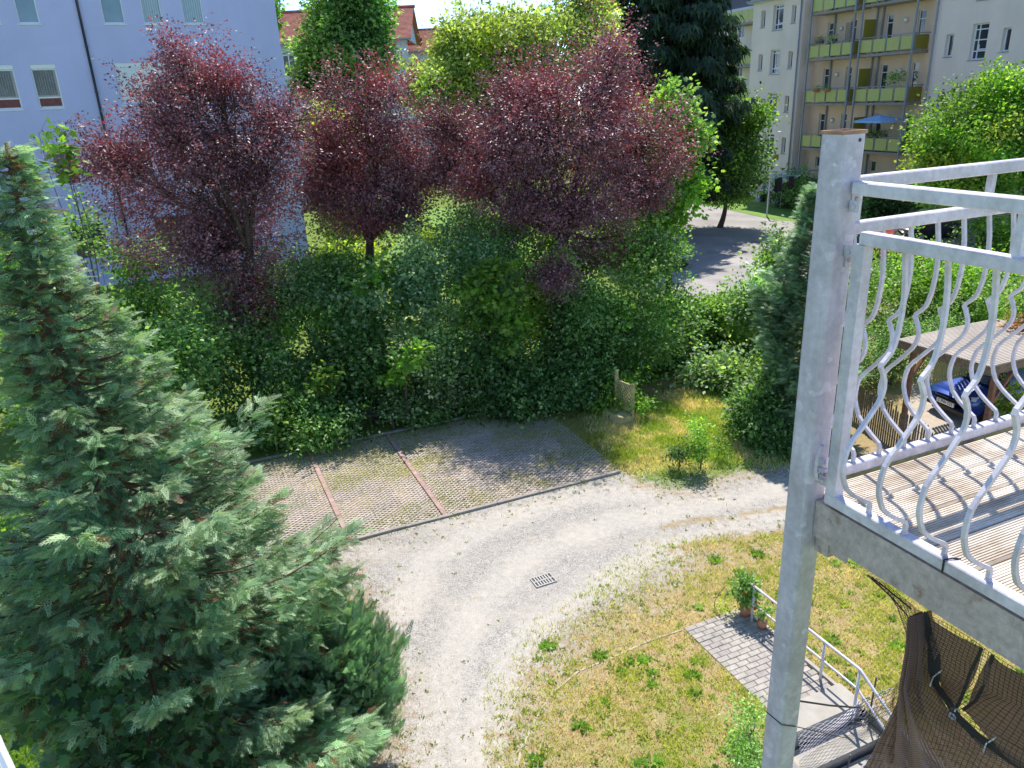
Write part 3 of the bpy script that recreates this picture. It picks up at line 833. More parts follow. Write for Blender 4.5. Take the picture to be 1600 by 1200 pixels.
# ------------------------------------------------------------------ brick path, landing slab, steps
path = bpy.data.objects.new('brick_path', None); COL.objects.link(path); path.location = tuple(PATH_O); struct(path)
pbm = MB(); pbm.box(WORLD, -.0965, .0965, -.0465, .0465, -.03, 0)
# chamfered top
pbm = MB(); e = .006
pbm.add([(-.097, -.047, -.03), (.097, -.047, -.03), (.097, .047, -.03), (-.097, .047, -.03), (-.097, -.047, -e), (.097, -.047, -e), (.097, .047, -e), (-.097, .047, -e), (-.091, -.041, 0), (.091, -.041, 0), (.091, .041, 0), (-.091, .041, 0)],
        [(0, 1, 5, 4), (1, 2, 6, 5), (2, 3, 7, 6), (3, 0, 4, 7), (4, 5, 9, 8), (5, 6, 10, 9), (6, 7, 11, 10), (7, 4, 8, 11), (8, 9, 10, 11)])
pme = bpy.data.meshes.new('brick'); pme.from_pydata(pbm.v, [], pbm.f); pme.materials.append(M['pathbrick'])
SLAB_D = .42
rows = int((sl - SLAB_D) / .1)
for r_ in range(rows):
    s = .05 + r_ * .1
    for c in range(7):
        o_ = .1 + c * .2 - (.1 if r_ % 2 else 0); hx = 1.0
        if r_ % 2 and c == 0: o_, hx = .05, .5
        if o_ + .1 > PW + .01:
            if o_ - .1 > PW - .08: continue
            hx = (PW - (o_ - .1)) / .2; o_ = (PW + (o_ - .1)) / 2
        p = PF.p(s, o_, 0) - PATH_O
        o = bpy.data.objects.new('brick', pme); COL.objects.link(o); o.parent = path
        o.location = (p[0], p[1], .014 + random.uniform(-.003, .003)); o.rotation_euler = (random.uniform(-.015, .015), random.uniform(-.015, .015), angB + random.uniform(-.01, .01)); o.scale = (hx, 1, 1)
eb = MB(); eb.box(PF, -.02, sl - SLAB_D, PW + .005, PW + .06, -.05, .045); struct(eb.build('path_edging', M['concrete'], path)); 
lb = MB(); lb.box(PF, sl - SLAB_D + .004, sl, -.05, PW + .08, -.06, .06); lb.build('landing_slab', M['concrete'], path)
stairs = bpy.data.objects.new('stairs', None); COL.objects.link(stairs); stairs.location = tuple(PF.p(sl, 0, -.3)); struct(stairs)
sb = MB(); sb.box(PF, sl - .28, sl - .002, -.04, PW + .07, -1.4, -.062); sb.build('riser', M['kerb'], stairs)
for i in range(5):
    z = -.2 - i * .17; s0 = sl + .04 + i * .36
    t = MB(); t.box(PF, s0, s0 + .33, -.3, PW + .1, z - .08, z); t.build('tread', M['concrete'], stairs)
    t = MB(); t.box(PF, s0 + .05, s0 + .31, -.28, PW + .08, z - .3, z - .082); t.build('riser', M['kerb'], stairs)
w = MB(); w.box(PF, sl, sl + 3.2, -.42, -.33, -1.5, .05); w.build('side_wall', M['kerb'], stairs)
w = MB(); w.box(PF, sl, sl + 3.2, PW + .12, PW + .22, -1.5, .03); w.build('side_wall', M['kerb'], stairs)
w = MB(); w.box(PF, sl, sl + 3.2, -.33, PW + .12, -1.5, -1.45); w.build('well_floor', M['kerb'], stairs)

M['edging'] = simple('weathered_edging', (.42, .36, .27), .9, var=.25, scale=9)
edg = [gz(*q) for q in ((1066, 984), (1010, 1003), (960, 1026), (905, 1048), (866, 1080), (838, 1120), (815, 1170), (800, 1230), (790, 1300))]
le = bpy.data.objects.new('lawn_edging', None); COL.objects.link(le); le.location = tuple(edg[0]); struct(le)
for a, b in zip(edg[:-1], edg[1:]):
    n_ = max(1, int(np.linalg.norm(b - a) / .5))
    for i in range(n_):
        p = a + (b - a) * (i + .02) / n_; q = a + (b - a) * (i + .98) / n_; d = unit(q - p); L_ = np.linalg.norm(q - p)
        m = MB(); m.box(Frame(p, d, np.array([-d[1], d[0], 0])), 0, L_, -.016, .016, -.05, .006 + random.uniform(-.010, .004)); m.build('edging_stone', M['edging'], le)
# ------------------------------------------------------------------ grass blades and weeds
def blades(name, n, region, dens, hmin, hmax, colfn, kind='grass'):
    x0, x1, y0, y1 = region
    P = np.stack([rng.uniform(x0, x1, n), rng.uniform(y0, y1, n)], 1)
    ix = np.clip(((P[:, 0] - GX0) / GS).astype(int), 0, nx); iy = np.clip(((P[:, 1] - GY0) / GS).astype(int), 0, ny)
    k = ix * (ny + 1) + iy
    s = (P - PATH_O[:2]) @ DA[:2]; o = (P - PATH_O[:2]) @ DB[:2]
    onpath = (s > 0) & (s < sl + 3.2) & (o > -.35 * (s > sl)) & (o < PW + .05)
    d = dens(P, k) * (~onpath)
    keep = rng.uniform(size=n) < d
    P = P[keep]; k = k[keep]; n = len(P)
    pos = np.stack([P[:, 0], P[:, 1], ZZ[k] - .005], 1)
    a = rng.uniform(0, 2 * math.pi, n); tilt = rng.uniform(.25, 1.1, n)
    dirn = np.stack([np.cos(a) * tilt, np.sin(a) * tilt, np.ones(n)], 1)
    nrm = rng.normal(size=(n, 3)) * .5 + np.array([0, -1, .3])
    L = rng.uniform(hmin, hmax, n)
    c = colfn(P, k)
    V, F, C = place(T_BL, pos, dirn, nrm, L, c)
    o = arr_mesh(name, V, F, M['grass'], None, C)
    return o
T_BL = tri_template([(0, -.085, 0), (0, .085, 0), (1, 0, .0)], [(0, 1, 2)])
def lerp(a, b, t): return np.array(a) * (1 - t) + np.array(b) * t
def col_lawn(P, k):
    g = fbm2(P[:, 0], P[:, 1], 2.2, 31) + (C3[k, 1] - .4) * .8
    t = np.clip((g - .28) * 4, 0, 1)[:, None]
    c = lerp((.84, .70, .42), (.58, .60, .13), t) * rng.uniform(.55, 1.3, (len(P), 1))
    return c
tag(blades('lawn_grass', 330000, (-.6, 9.5, 3.5, 12.6), lambda P, k: (1 - C3[k, 0] * 1.15).clip(0, 1) * (.25 + .75 * np.clip((fbm2(P[:, 0], P[:, 1], 3.5, 12) - .35) * 4, 0, 1)), .03, .10, col_lawn),
    'short half dried grass growing on the lawn between drive and balcony', 'grass', kind='stuff')
def green_c(a, b):
    def f(P, k):
        t = rng.uniform(0, 1, (len(P), 1)); return lerp(a, b, t) * rng.uniform(.7, 1.2, (len(P), 1))
    return f
def tufts(name, n, region, dens, rad, hmin, hmax, nb, a, b):
    """small plants: clumps of blades spreading from one point"""
    x0, x1, y0, y1 = region
    P = np.stack([rng.uniform(x0, x1, n), rng.uniform(y0, y1, n)], 1)
    ix = np.clip(((P[:, 0] - GX0) / GS).astype(int), 0, nx); iy = np.clip(((P[:, 1] - GY0) / GS).astype(int), 0, ny); k = ix * (ny + 1) + iy
    s = (P - PATH_O[:2]) @ DA[:2]; o = (P - PATH_O[:2]) @ DB[:2]
    onpath = (s > 0) & (s < sl + 3.2) & (o > -.35 * (s > sl)) & (o < PW + .05)
    keep = (rng.uniform(size=n) < dens(P, k)) & ~onpath
    P = P[keep]; k = k[keep]; n = len(P); r = rng.uniform(.35, 1, n) * rad
    cnt_ = np.maximum(8, (nb * (r / rad) ** 1.5)).astype(int); idx = np.repeat(np.arange(n), cnt_); N_ = len(idx)
    an = rng.uniform(0, 2 * math.pi, N_); rr = rng.uniform(0, 1, N_) ** .7 * r[idx]
    pos = np.stack([P[idx, 0] + np.cos(an) * rr, P[idx, 1] + np.sin(an) * rr, ZZ[k[idx]] - .004], 1)
    dirn = np.stack([np.cos(an) * rr / r[idx] * 1.3 + rng.normal(size=N_) * .3, np.sin(an) * rr / r[idx] * 1.3 + rng.normal(size=N_) * .3, np.ones(N_)], 1)
    L = rng.uniform(hmin, hmax, N_) * (r[idx] / rad) ** .5
    tone = rng.uniform(.75, 1.2, n)[idx][:, None]
    c = lerp(a, b, rng.uniform(0, 1, (N_, 1))) * tone * rng.uniform(.6, 1.25, (N_, 1))
    V, F, C = place(T_POINT, pos, dirn, rng.normal(size=(N_, 3)) * .5 + np.array([0, -1, .3]), L, c)
    return arr_mesh(name, V, F, M['grass'], None, C)
inl = lambda P, k: (1 - C3[k, 0] * 1.3).clip(0, 1)
tag(tufts('lawn_weeds', 2600, (-.6, 9.5, 3.5, 12.0), lambda P, k: inl(P, k) * (.06 + .22 * smooth(poly_sd(P, POLY['lush']), 1.8)), .10, .05, .12, 60, (.20, .40, .05), (.40, .58, .12)),
    'bright green weed clumps dotted over the dry lawn', 'weeds', kind='stuff')
tag(tufts('lawn_weed_rosettes', 5000, (-.6, 9.5, 3.5, 12.6), lambda P, k: inl(P, k) * .6, .05, .03, .07, 16, (.26, .40, .06), (.50, .58, .16)),
    'small yellowish weed rosettes scattered over the lawn', 'weeds', kind='stuff')
tag(tufts('edge_weeds', 9000, (-4, 9, 6, 16), lambda P, k: np.exp(-np.abs(sdg[k] + .05) / .33) * .75 + (sdg[k] > 0) * .002, .035, .02, .055, 10, (.22, .32, .06), (.45, .45, .16)),
    'little green weeds growing in the edges of the gravel', 'weeds', kind='stuff')
tag(blades('verge_grass', 120000, (1.5, 8.5, 14.6, 20.5), lambda P, k: (smooth(sdv[k], .5)) * (1 - C3[k, 0]) * .9, .04, .16, lambda P, k: lerp((.80, .68, .34), (.42, .52, .09), np.clip((fbm2(P[:, 0], P[:, 1], 1.7, 3) - .40) * 6, 0, 1)[:, None]) * rng.uniform(.7, 1.2, (len(P), 1))),
    'yellowed grass on the verge beside the lattice screen', 'grass', kind='stuff')
tag(blades('moss_patch', 130000, (-4.8, 4.6, 14.0, 19.5), lambda P, k: C3[k, 2] * .9, .02, .07, green_c((.46, .44, .04), (.66, .60, .10))),
    'yellow green stonecrop carpet creeping over the pavers', 'ground cover', kind='stuff')
tag(blades('drive_weeds', 60000, (-4, 9, 6, 16), lambda P, k: np.clip((fbm2(P[:, 0], P[:, 1], 6, 55) - .63) * 8, 0, 1) * (np.exp(-np.abs(sdg[k] + .1) / .6) * .9 + .006 + .35 * rut[k] * (PP[k, 0] > 2.8)), .03, .08, green_c((.15, .22, .05), (.40, .34, .14))),
    'small weeds and dry stalks scattered along the gravel edge', 'weeds', kind='stuff')
kl = lambda P: (P - k0) @ np.array([-DB[1], DB[0]])
tag(blades('kerb_grass', 50000, (-7, 4, 10, 17), lambda P, k: np.exp(-((kl(P) + .06) / .07) ** 2) * np.clip((fbm2(P[:, 0], P[:, 1], 2.5, 66) - .40) * 5, 0, 1), .03, .10, green_c((.16, .24, .04), (.38, .34, .12))),
    'line of grass tufts along the front of the kerb', 'grass', kind='stuff')
tag(blades('paver_grass', 300000, (-8, 4, 11.5, 20), lambda P, k: (kl(P) > .1) * (kl(P) < 4.7) * (np.clip((fbm2(P[:, 0], P[:, 1], 1.3, 71) - .46) * 5, 0, 1) * .7 + np.clip((kl(P) - 3.4) * .9, 0, .8) + np.clip((P[:, 0] - .9 + .55 * kl(P) - .9) * .8, 0, 1) * 1.0 + np.clip((P[:, 0] + .5 + kl(P) - 3.2) * .5, 0, .8) + .12), 0.03, .08, green_c((.20, .26, .05), (.42, .42, .10))),
    'grass sprouting through the cells of the lattice pavers', 'grass', kind='stuff')
tag(blades('left_lawn_grass', 130000, (-9, -2.2, 5, 12), lambda P, k: smooth(sdl[k], .8) * .9, .05, .14, green_c((.18, .34, .05), (.34, .48, .08))),
    'bright green grass below the false cypress', 'grass', kind='stuff')
def T_STR(P, k): return lerp((.42, .30, .17), (.50, .40, .22), rng.uniform(0, 1, (len(P), 1)))
tag(blades('dry_edge_litter', 60000, (-4.2, -1.0, 6.5, 13), lambda P, k: np.exp(-(np.maximum(0, sdg[k]) / .35)) * (sdg[k] > -.6) * .8, .015, .05, lambda P, k: lerp((.34, .20, .11), (.48, .37, .21), rng.uniform(0, 1, (len(P), 1)))),
    'brown needle litter at the edge of the gravel below the conifer', 'litter', kind='stuff')
# ------------------------------------------------------------------ lavender building (left)
def wall_holes(m, fr, s0, s1, z0, z1, holes, o=0.0, reveal=.14):
    S = sorted({s0, s1} | {h[0] for h in holes} | {h[1] for h in holes}); Z = sorted({z0, z1} | {h[2] for h in holes} | {h[3] for h in holes})
    S = [s for s in S if s0 <= s <= s1]; Z = [z for z in Z if z0 <= z <= z1]
    for a, b in zip(S[:-1], S[1:]):
        for c, d in zip(Z[:-1], Z[1:]):
            ms, mz = (a + b) / 2, (c + d) / 2
            if any(h[0] < ms < h[1] and h[2] < mz < h[3] for h in holes): continue
            m.quad(fr.p(a, o, c), fr.p(b, o, c), fr.p(b, o, d), fr.p(a, o, d))
    for h in holes:
        a, b, c, d = h[:4]; r = o - reveal
        m.quad(fr.p(a, o, c), fr.p(a, o, d), fr.p(a, r, d), fr.p(a, r, c)); m.quad(fr.p(b, o, c), fr.p(b, r, c), fr.p(b, r, d), fr.p(b, o, d))
        m.quad(fr.p(a, o, c), fr.p(a, r, c), fr.p(b, r, c), fr.p(b, o, c)); m.quad(fr.p(a, o, d), fr.p(b, o, d), fr.p(b, r, d), fr.p(a, r, d))
def window(root, fr, s0, s1, z0, z1, o=-.1, cols=(), rows=(), fw=.06, pane='glass', frame='whitepaint', blind=None, low=None, sill=True, tilt=None):
    m = MB(); t = .06
    m.box(fr, s0, s0 + fw, o - t, o, z0, z1); m.box(fr, s1 - fw, s1, o - t, o, z0, z1)
    m.box(fr, s0 + fw, s1 - fw, o - t, o, z0, z0 + fw); m.box(fr, s0 + fw, s1 - fw, o - t, o, z1 - fw, z1)
    cs = [s0 + c * (s1 - s0) for c in cols]; rs = [z0 + r * (z1 - z0) for r in rows]
    for c in cs: m.box(fr, c - fw * .45, c + fw * .45, o - t + .003, o - .003, z0 + fw, z1 - fw)
    xs_ = [s0 + fw] + [c for c in cs] + [s1 - fw]
    for r in rs:
        for a, b in zip(xs_[:-1], xs_[1:]):
            a2 = a + (fw * .45 if a in cs else 0); b2 = b - (fw * .45 if b in cs else 0)
            m.box(fr, a2, b2, o - t + .005, o - .005, r - fw * .45, r + fw * .45)
    w = m.build('window', M[frame], root)
    p = MB(); p.box(fr, s0 + fw * .5, s1 - fw * .5, o - t * .7, o - t * .55, z0 + fw * .5, z1 - fw * .5); p.build('pane', M[pane], w)
    if blind:
        b = MB(); zb = z0 + fw + (low or 0) * (z1 - z0); k = int((s1 - s0 - 2 * fw) / .1)
        for i in range(k):
            s = s0 + fw + .01 + i * .1
            b.add([fr.p(s, o - t * .54, zb), fr.p(s + .082, o - t * .5 + .006, zb), fr.p(s + .082, o - t * .5 + .006, z1 - fw), fr.p(s, o - t * .54, z1 - fw)], [(0, 1, 2, 3)])
        b.build('blind', M[blind], w)
    if tilt:
        a, b2, c, d = tilt; q = MB(); S0 = s0 + a * (s1 - s0); S1 = s0 + b2 * (s1 - s0); Z0 = z0 + c * (z1 - z0); Z1 = z0 + d * (z1 - z0)
        for (x0, x1, y0, y1) in ((S0, S0 + .05, Z0, Z1), (S1 - .05, S1, Z0, Z1), (S0 + .05, S1 - .05, Z0, Z0 + .05), (S0 + .05, S1 - .05, Z1 - .05, Z1)):
            f = lambda z: o - .02 - .16 * (z - Z0) / (Z1 - Z0)
            q.add([fr.p(x0, f(y0) + .03, y0), fr.p(x1, f(y0) + .03, y0), fr.p(x1, f(y1) + .03, y1), fr.p(x0, f(y1) + .03, y1), fr.p(x0, f(y0), y0), fr.p(x1, f(y0), y0), fr.p(x1, f(y1), y1), fr.p(x0, f(y1), y1)],
                  [(0, 1, 2, 3), (4, 7, 6, 5), (0, 4, 5, 1), (1, 5, 6, 2), (2, 6, 7, 3), (3, 7, 4, 0)])
        q.build('tilted_sash', M['whitepaint'], w)
    if sill:
        s_ = MB(); s_.box(fr, s0 - .04, s1 + .04, o + .002, .05, z0 - .06, z0 - .015); s_.build('sill', M['steelgrey' if frame != 'whitepaint' or sill == 'dark' else 'whitepaint'], w)
    return w
az_l = math.radians(62.3)
LO = gz(484, 405); LF = Frame(LO, (math.sin(az_l), math.cos(az_l), 0), (math.cos(az_l), -math.sin(az_l), 0))
lav = empty('office_building', LO, 'lavender rendered block with white windows and a black downpipe, left behind the purple trees', 'building')
r1 = [(-16.2, -15.3), (-12.75, -11.95), (-11.29, -10.45), (-7.9, -6.98), (-6.2, -5.34), (-4.42, -3.48)]
r2 = [(-16.2, -15.2), (-12.95, -11.93), (-11.28, -10.27)]
holes = [(a, b, 11.98, 13.9) for a, b in r1] + [(a, b, 8.45, 10.3) for a, b in r2] + [(-7.85, -3.76, 8.45, 10.3)] + \
        [(a, b, 5.0, 6.85) for a, b in r2 + r1[3:]] + [(-16.5, -13.45, 1.5, 3.12), (-11.2, -9.8, 1.5, 3.1), (-7.5, -5.5, 1.5, 3.1)]
m = MB(); wall_holes(m, LF, -24, 0, 0, 16.5, holes)
m.quad(LF.p(0, 0, 0), LF.p(0, -14, 0), LF.p(0, -14, 16.5), LF.p(0, 0, 16.5)); m.quad(LF.p(-24, 0, 0), LF.p(-24, 0, 16.5), LF.p(-24, -14, 16.5), LF.p(-24, -14, 0))
m.quad(LF.p(-24, -14, 0), LF.p(-24, -14, 16.5), LF.p(0, -14, 16.5), LF.p(0, -14, 0))
m.build('wall', M['lav'], lav)
m = MB(); m.box(LF, -24.3, .3, -14.3, .3, 16.5, 16.8); m.build('roof', M['darkgrey'], lav)
for i, (a, b) in enumerate(r1):
    window(lav, LF, a, b, 11.98, 13.9, pane='glass_teal', blind='blind' if i in (4, 5, 0) else None)
# shutter boxes above and boards below on the middle floor
for a, b in r2:
    w = window(lav, LF, a, b, 8.45, 10.12, rows=(.27,), blind='curtain', low=.29, pane='glass')
    q = MB(); q.box(LF, a, b, -.15, -.03, 10.12, 10.298); q.build('shutter_box', M['whitepaint'], w)
    q = MB(); q.box(LF, a + .08, b - .08, -.134, -.128, 8.53, 8.86); q.build('lower_board', M['redbrown'], w)
m = MB()
for i in range(3):
    a = -7.85 + i * 1.365; w = window(lav, LF, a, a + 1.36, 8.45, 10.12, rows=(.3,), pane='glass', sill=(i == 0))
    q = MB(); q.box(LF, a, a + 1.36, -.15, -.03, 10.12, 10.298); q.build('shutter_box', M['whitepaint'], w)
    zb = 8.5 if i != 1 else 9.65
    q = MB()
    for k in range(int((10.11 - zb) / .05)): q.box(LF, a + .03, a + 1.33, -.098, -.085 - .004 * (k % 2), zb + k * .05, zb + k * .05 + .047)
    q.build('roller_shutter', M['whitepaint'], w)
for a, b in r2 + r1[3:]: window(lav, LF, a, b, 5.0, 6.85, rows=(.27,), blind='curtain', low=.29)
for a, b, c, d in holes[-3:]: window(lav, LF, a, b, c, d, cols=(.5,), frame='darkgrey', sill=False)
m = MB(); m.box(LF, -24, 0, .001, .025, 3.5, 3.56); m.build('ledge', M['whitepaint'], lav)
m = MB(); m.tube([LF.p(-8.83, .09, 0), LF.p(-8.83, .09, 16.4)], .055, 10); dp = m.build('downpipe', M['black'], lav, True)
for z in (1.5, 4.5, 7.0, 9.05, 11.0, 13.2):
    b = MB(); b.box(LF, -8.91, -8.75, 0.002, .15, z, z + .04); b.build('bracket', M['darkgrey'], dp)

# ------------------------------------------------------------------ cream apartment house (right)
az_c = math.radians(-19.5)
CO = gz(1205, 312); CF = Frame(CO, (-math.sin(az_c), -math.cos(az_c), 0), (-math.cos(az_c), math.sin(az_c), 0))
apt = empty('apartment_building', CO, 'cream apartment house with lime green balconies seen beyond the courtyard', 'building')
holes = []
zs = [3.08, 5.9, 8.78, 11.66]
for z in zs:
    holes += [(-2.62, -2.15, z + .3, z + 1.4), (-1.28, -.2, z, z + 1.62), (.66, 1.1, z + .3, z + 1.4)]
holes += [(-1.08, -.3, .04, 1.98)]
m = MB(); wall_holes(m, CF, -3.55, 1.9, 0, 13.6, holes, reveal=.26)
DEP = 1.15
m.quad(CF.p(1.9, 0, 0), CF.p(1.9, -DEP, 0), CF.p(1.9, -DEP, 16), CF.p(1.9, 0, 13.6))
m.quad(CF.p(-3.55, 0, 0), CF.p(-3.55, 0, 13.6), CF.p(-3.55, -DEP, 13.6), CF.p(-3.55, -DEP, 0))
h2 = []
for z in [z + .05 for z in zs] :
    h2 += [(13.55, 14.05, z + .25, z + 1.38), (15.15, 16.1, z, z + 1.75), (16.95, 17.4, z + .3, z + 1.4), (19.4, 19.9, z + .3, z + 1.4), (21, 22, z, z + 1.7)]
wall_holes(m, CF, 12.75, 30, 0, 16, h2, reveal=.26)
m.quad(CF.p(12.75, 0, 0), CF.p(12.75, 0, 16), CF.p(12.75, -DEP, 16), CF.p(12.75, -DEP, 0))
m.quad(CF.p(30, 0, 0), CF.p(30, -10, 0), CF.p(30, -10, 16), CF.p(30, 0, 16)); m.quad(CF.p(-3.55, -10, 0), CF.p(-3.55, -10, 13.6), CF.p(30, -10, 13.6), CF.p(30, -10, 0))
m.build('wall', M['cream'], apt)
bz = [(.9, 3.87), (3.87, 6.75), (6.75, 9.55), (9.55, 12.35), (12.35, 15.2)]
doors = [(3.0, 3.48), (5.08, 5.55), (8.02, 8.52), (10.4, 10.9)]
h3 = []
for k, (a, b) in enumerate(bz):
    for d in doors:
        if k == 0: h3.append((d[0], d[1], 2.5, 3.2))
        else: h3.append((d[0] - .02, d[1] + .02, a + .02, a + 2.2))
m = MB(); wall_holes(m, CF, 1.9, 12.75, 0, 16, h3, o=-DEP, reveal=.18); m.build('recessed_wall', M['peach'], apt)
BK = Frame(CF.p(0, -DEP, 0), CF.ds, CF.do)
for k, (a, b) in enumerate(bz):
    for i, d in enumerate(doors):
        if k == 0: window(apt, BK, d[0], d[1], 2.5, 3.2, o=-.1, sill=False)
        else: window(apt, BK, d[0] - .02, d[1] + .02, a + .02, a + 2.2, o=-.1, rows=(.78,), sill=False, tilt=(.1, .95, .02, .76) if (k + i) % 3 == 0 else None)
for i, z in enumerate(zs):
    for h in ((-2.62, -2.15, z + .3, z + 1.4), (.66, 1.1, z + .3, z + 1.4)): window(apt, CF, *h, o=-.2, sill='dark', fw=.07)
    window(apt, CF, -1.28, -.2, z, z + 1.62, o=-.2, cols=(.32,), rows=(.22, .85), sill='dark', tilt=(.36, .97, .25, .82), fw=.07)
    z += .05
    for h in ((13.55, 14.05, z + .25, z + 1.38), (16.95, 17.4, z + .3, z + 1.4), (19.4, 19.9, z + .3, z + 1.4)): window(apt, CF, *h, o=-.2, sill='dark', fw=.07)
    window(apt, CF, 15.15, 16.1, z, z + 1.75, o=-.2, cols=(.3,), rows=(.24, .55, .84), sill='dark', tilt=(.34, .97, .27, .82), fw=.06)
    window(apt, CF, 21, 22, z, z + 1.7, o=-.2, cols=(.3,), rows=(.24, .84), sill='dark')
m = MB(); m.box(CF, -1.02, -.36, -.2, -.15, .05, 1.3); d_ = m.build('door', M['bluedoor'], apt)
m = MB(); m.box(CF, -.95, -.43, -.198, -.17, 1.32, 1.9); m.build('pane', M['glass'], d_)
# eaves and roofs
m = MB(); m.box(CF, -3.75, 1.95, -10, .35, 13.6, 13.75); m.box(CF, 1.95, 30.2, -10, .25, 16, 16.2); m.build('eaves', M['palewall'], apt)
m = MB(); m.box(CF, -3.8, 1.95, .35, .5, 13.66, 13.78); m.build('gutter', M['steelgrey'], apt)
m = MB(); m.add([CF.p(-3.7, .3, 13.75), CF.p(1.9, .3, 13.75), CF.p(1.9, -3, 17.5), CF.p(-3.7, -3, 17.5), CF.p(-3.7, -10, 13.75), CF.p(1.9, -10, 13.75)], [(0, 1, 2, 3), (2, 5, 4, 3), (0, 3, 4), (1, 5, 2)]); m.build('roof', M['slate'], apt)
for s in (1.72, 12.82):
    m = MB(); m.tube([CF.p(s, .1, .2), CF.p(s, .1, 13.5 if s < 5 else 16)], .06, 8); m.build('downpipe', M['steelgrey'], apt, True)
m = MB(); m.tube([CF.p(1.85, .05, 1.8), CF.p(2.3, .05, 2.25), CF.p(4.5, .03, 2.45), CF.p(6.5, .03, 2.75)], .05, 6); m.build('waste_pipe', M['steelgrey'], apt, True)
# balconies
for k, (_, z) in enumerate(bz[:4]):
    for bi, (a, b) in enumerate(((2.68, 6.7), (7.25, 11.42))):
        m = MB(); m.box(CF, a, b, -DEP + .003, .0, z - .14, z); sl_ = m.build('balcony_slab', M['kerb'], apt)
        n = 4; w = (b - a) / n
        for i in range(n):
            m = MB(); m.box(CF, a + i * w + .07, a + (i + 1) * w - .07, -.02, .0, z + .1, z + .80); m.build('balcony_panel', M['lime'], sl_)
        m = MB(); m.box(CF, b - .02, b, -DEP + .1, -.09, z + .08, z + .84); m.build('side_panel', M['olive'], sl_)
        m = MB()
        m.tube([CF.p(a, -.01, z + .93), CF.p(b, -.01, z + .93)], .025, 6); m.tube([CF.p(b, -.01, z + .93), CF.p(b, -DEP, z + .93)], .025, 6)
        for i in range(n + 1): m.box(CF, a + i * w - .02, a + i * w + .02, -.06, -.03, z, z + .93)
        m.build('railing', M['steelgrey'], sl_)
    m = MB(); m.box(CF, 7.27, 7.30, -DEP + .1, -.15, z + .9, z + 2.0); m.build('privacy_screen', M['olive'], apt)
    for s in (4.3, 9.55):
        m = MB(); c = BK.p(s, .08, z + 1.75); m.tube([c - BK.do * .07, c, c + BK.do * .05], [.10, .16, .07], 10); m.build('wall_lamp', M['white'], apt, True)
for s in (2.72, 6.66, 7.29, 11.38):
    m = MB(); m.box(CF, s - .045, s + .045, .012, .10, 0, 16); m.build('balcony_post', M['steelgrey'], apt)
for s in (4.0, 7.6, 8.1):
    m = MB(); m.box(BK, s - .35, s - .25, .02, .12, 0, 16); m.build('wall_post', M['steelgrey'], apt)
# far wing behind the spruce
FW = Frame(CF.p(-14, -2.2, 0), CF.ds, CF.do)
wing = empty('apartment_wing', FW.O, 'far wing of the apartment house with a dark mansard roof, half hidden by the spruce', 'building')
hs = []
for z in zs:
    for s in (.8, 3.2, 5.6, 8.2): hs.append((s, s + .9, z, z + 1.9))
m = MB(); wall_holes(m, FW, -8, 10.4, 0, 13.6, hs); m.quad(FW.p(-8, 0, 0), FW.p(-8, 0, 13.6), FW.p(-8, -9, 13.6), FW.p(-8, -9, 0)); m.build('wall', M['cream'], wing)
for h in hs: window(wing, FW, *h, cols=(.5,), rows=(.75,), sill=False)
for z in (3.87, 6.75, 9.55, 12.6):
    m = MB(); m.box(FW, 6.2, 10.3, .01, 1.3, z - .14, z); s_ = m.build('balcony_slab', M['kerb'], wing)
    for i in range(5):
        m = MB(); m.box(FW, 6.25 + i * .81, 6.98 + i * .81, 1.26, 1.28, z + .1, z + .85); m.build('balcony_panel', M['lime'], s_)
m = MB(); m.box(FW, -8.3, 10.4, -9, .3, 13.6, 13.8); m.build('eaves', M['palewall'], wing)
m = MB(); m.add([FW.p(-8.2, .2, 13.8), FW.p(10.4, .2, 13.8), FW.p(10.4, -1.2, 17.5), FW.p(-8.2, -1.2, 17.5), FW.p(10.4, -9, 17.8), FW.p(-8.2, -9, 17.8)], [(0, 1, 2, 3), (3, 2, 4, 5)]); rf = m.build('roof', M['slate'], wing)
for s in (-2, 2.5, 7.0):
    w = window(wing, FW, s, s + 1.1, 14.4, 15.9, o=.35, cols=(.5,), sill=False)
    q = MB(); q.box(FW, s - .1, s + 1.2, -1, .28, 14.3, 16.1); q.build('dormer', M['slate'], rf)

# things on the balconies
m = MB(); c = CF.p(9.7, .15, 5.75); tp = c + (0, 0, .32)
root = empty('parasol', CF.p(9.7, .15, 3.87), 'pale blue square parasol open on the lowest visible balcony, behind the steel post', 'parasol')
cs_ = [c + CF.ds * a * 1.05 + CF.do * b * .95 for a, b in ((-1, -1), (1, -1), (1, 1), (-1, 1))]
m = MB(); m.add([tp] + cs_ + [p - np.array([0, 0, .12]) for p in cs_], [(0, 1, 2), (0, 2, 3), (0, 3, 4), (0, 4, 1), (1, 5, 6, 2), (2, 6, 7, 3), (3, 7, 8, 4), (4, 8, 5, 1)]); m.build('canopy', M['bluecloth'], root)
m = MB(); m.tube([CF.p(9.7, .15 - .5, 3.87), c + (0, 0, .3) - CF.do * .5 * 0], .022, 8); m.build('pole', M['steelgrey'], root)
def flower_box(s, z, lab, petal, n=60, o=.05, pot='darkgrey', w=.35, green='mid'):
    p = CF.p(s, o, z); r = empty('flower_box', p, lab, 'flower box', 'flower boxes on the far balconies')
    m = MB(); m.box(CF, s - w, s + w, o - .08, o + .08, z - .02, z + .14); m.build('box', M[pot], r)
    (V, F, C), _ = crown([(CF.p(s, o, z + .22), (w * 1.1, .2, .16))], n * 4, .09, T_OVAL, green, per=6, hole=.0)
    k = rng.uniform(size=len(V) // 4) < .35
    C = C.reshape(-1, 4, 3); C[k] = petal; stuff(arr_mesh('plant', V, F, M['leaf'], r, C.reshape(-1, 3)))
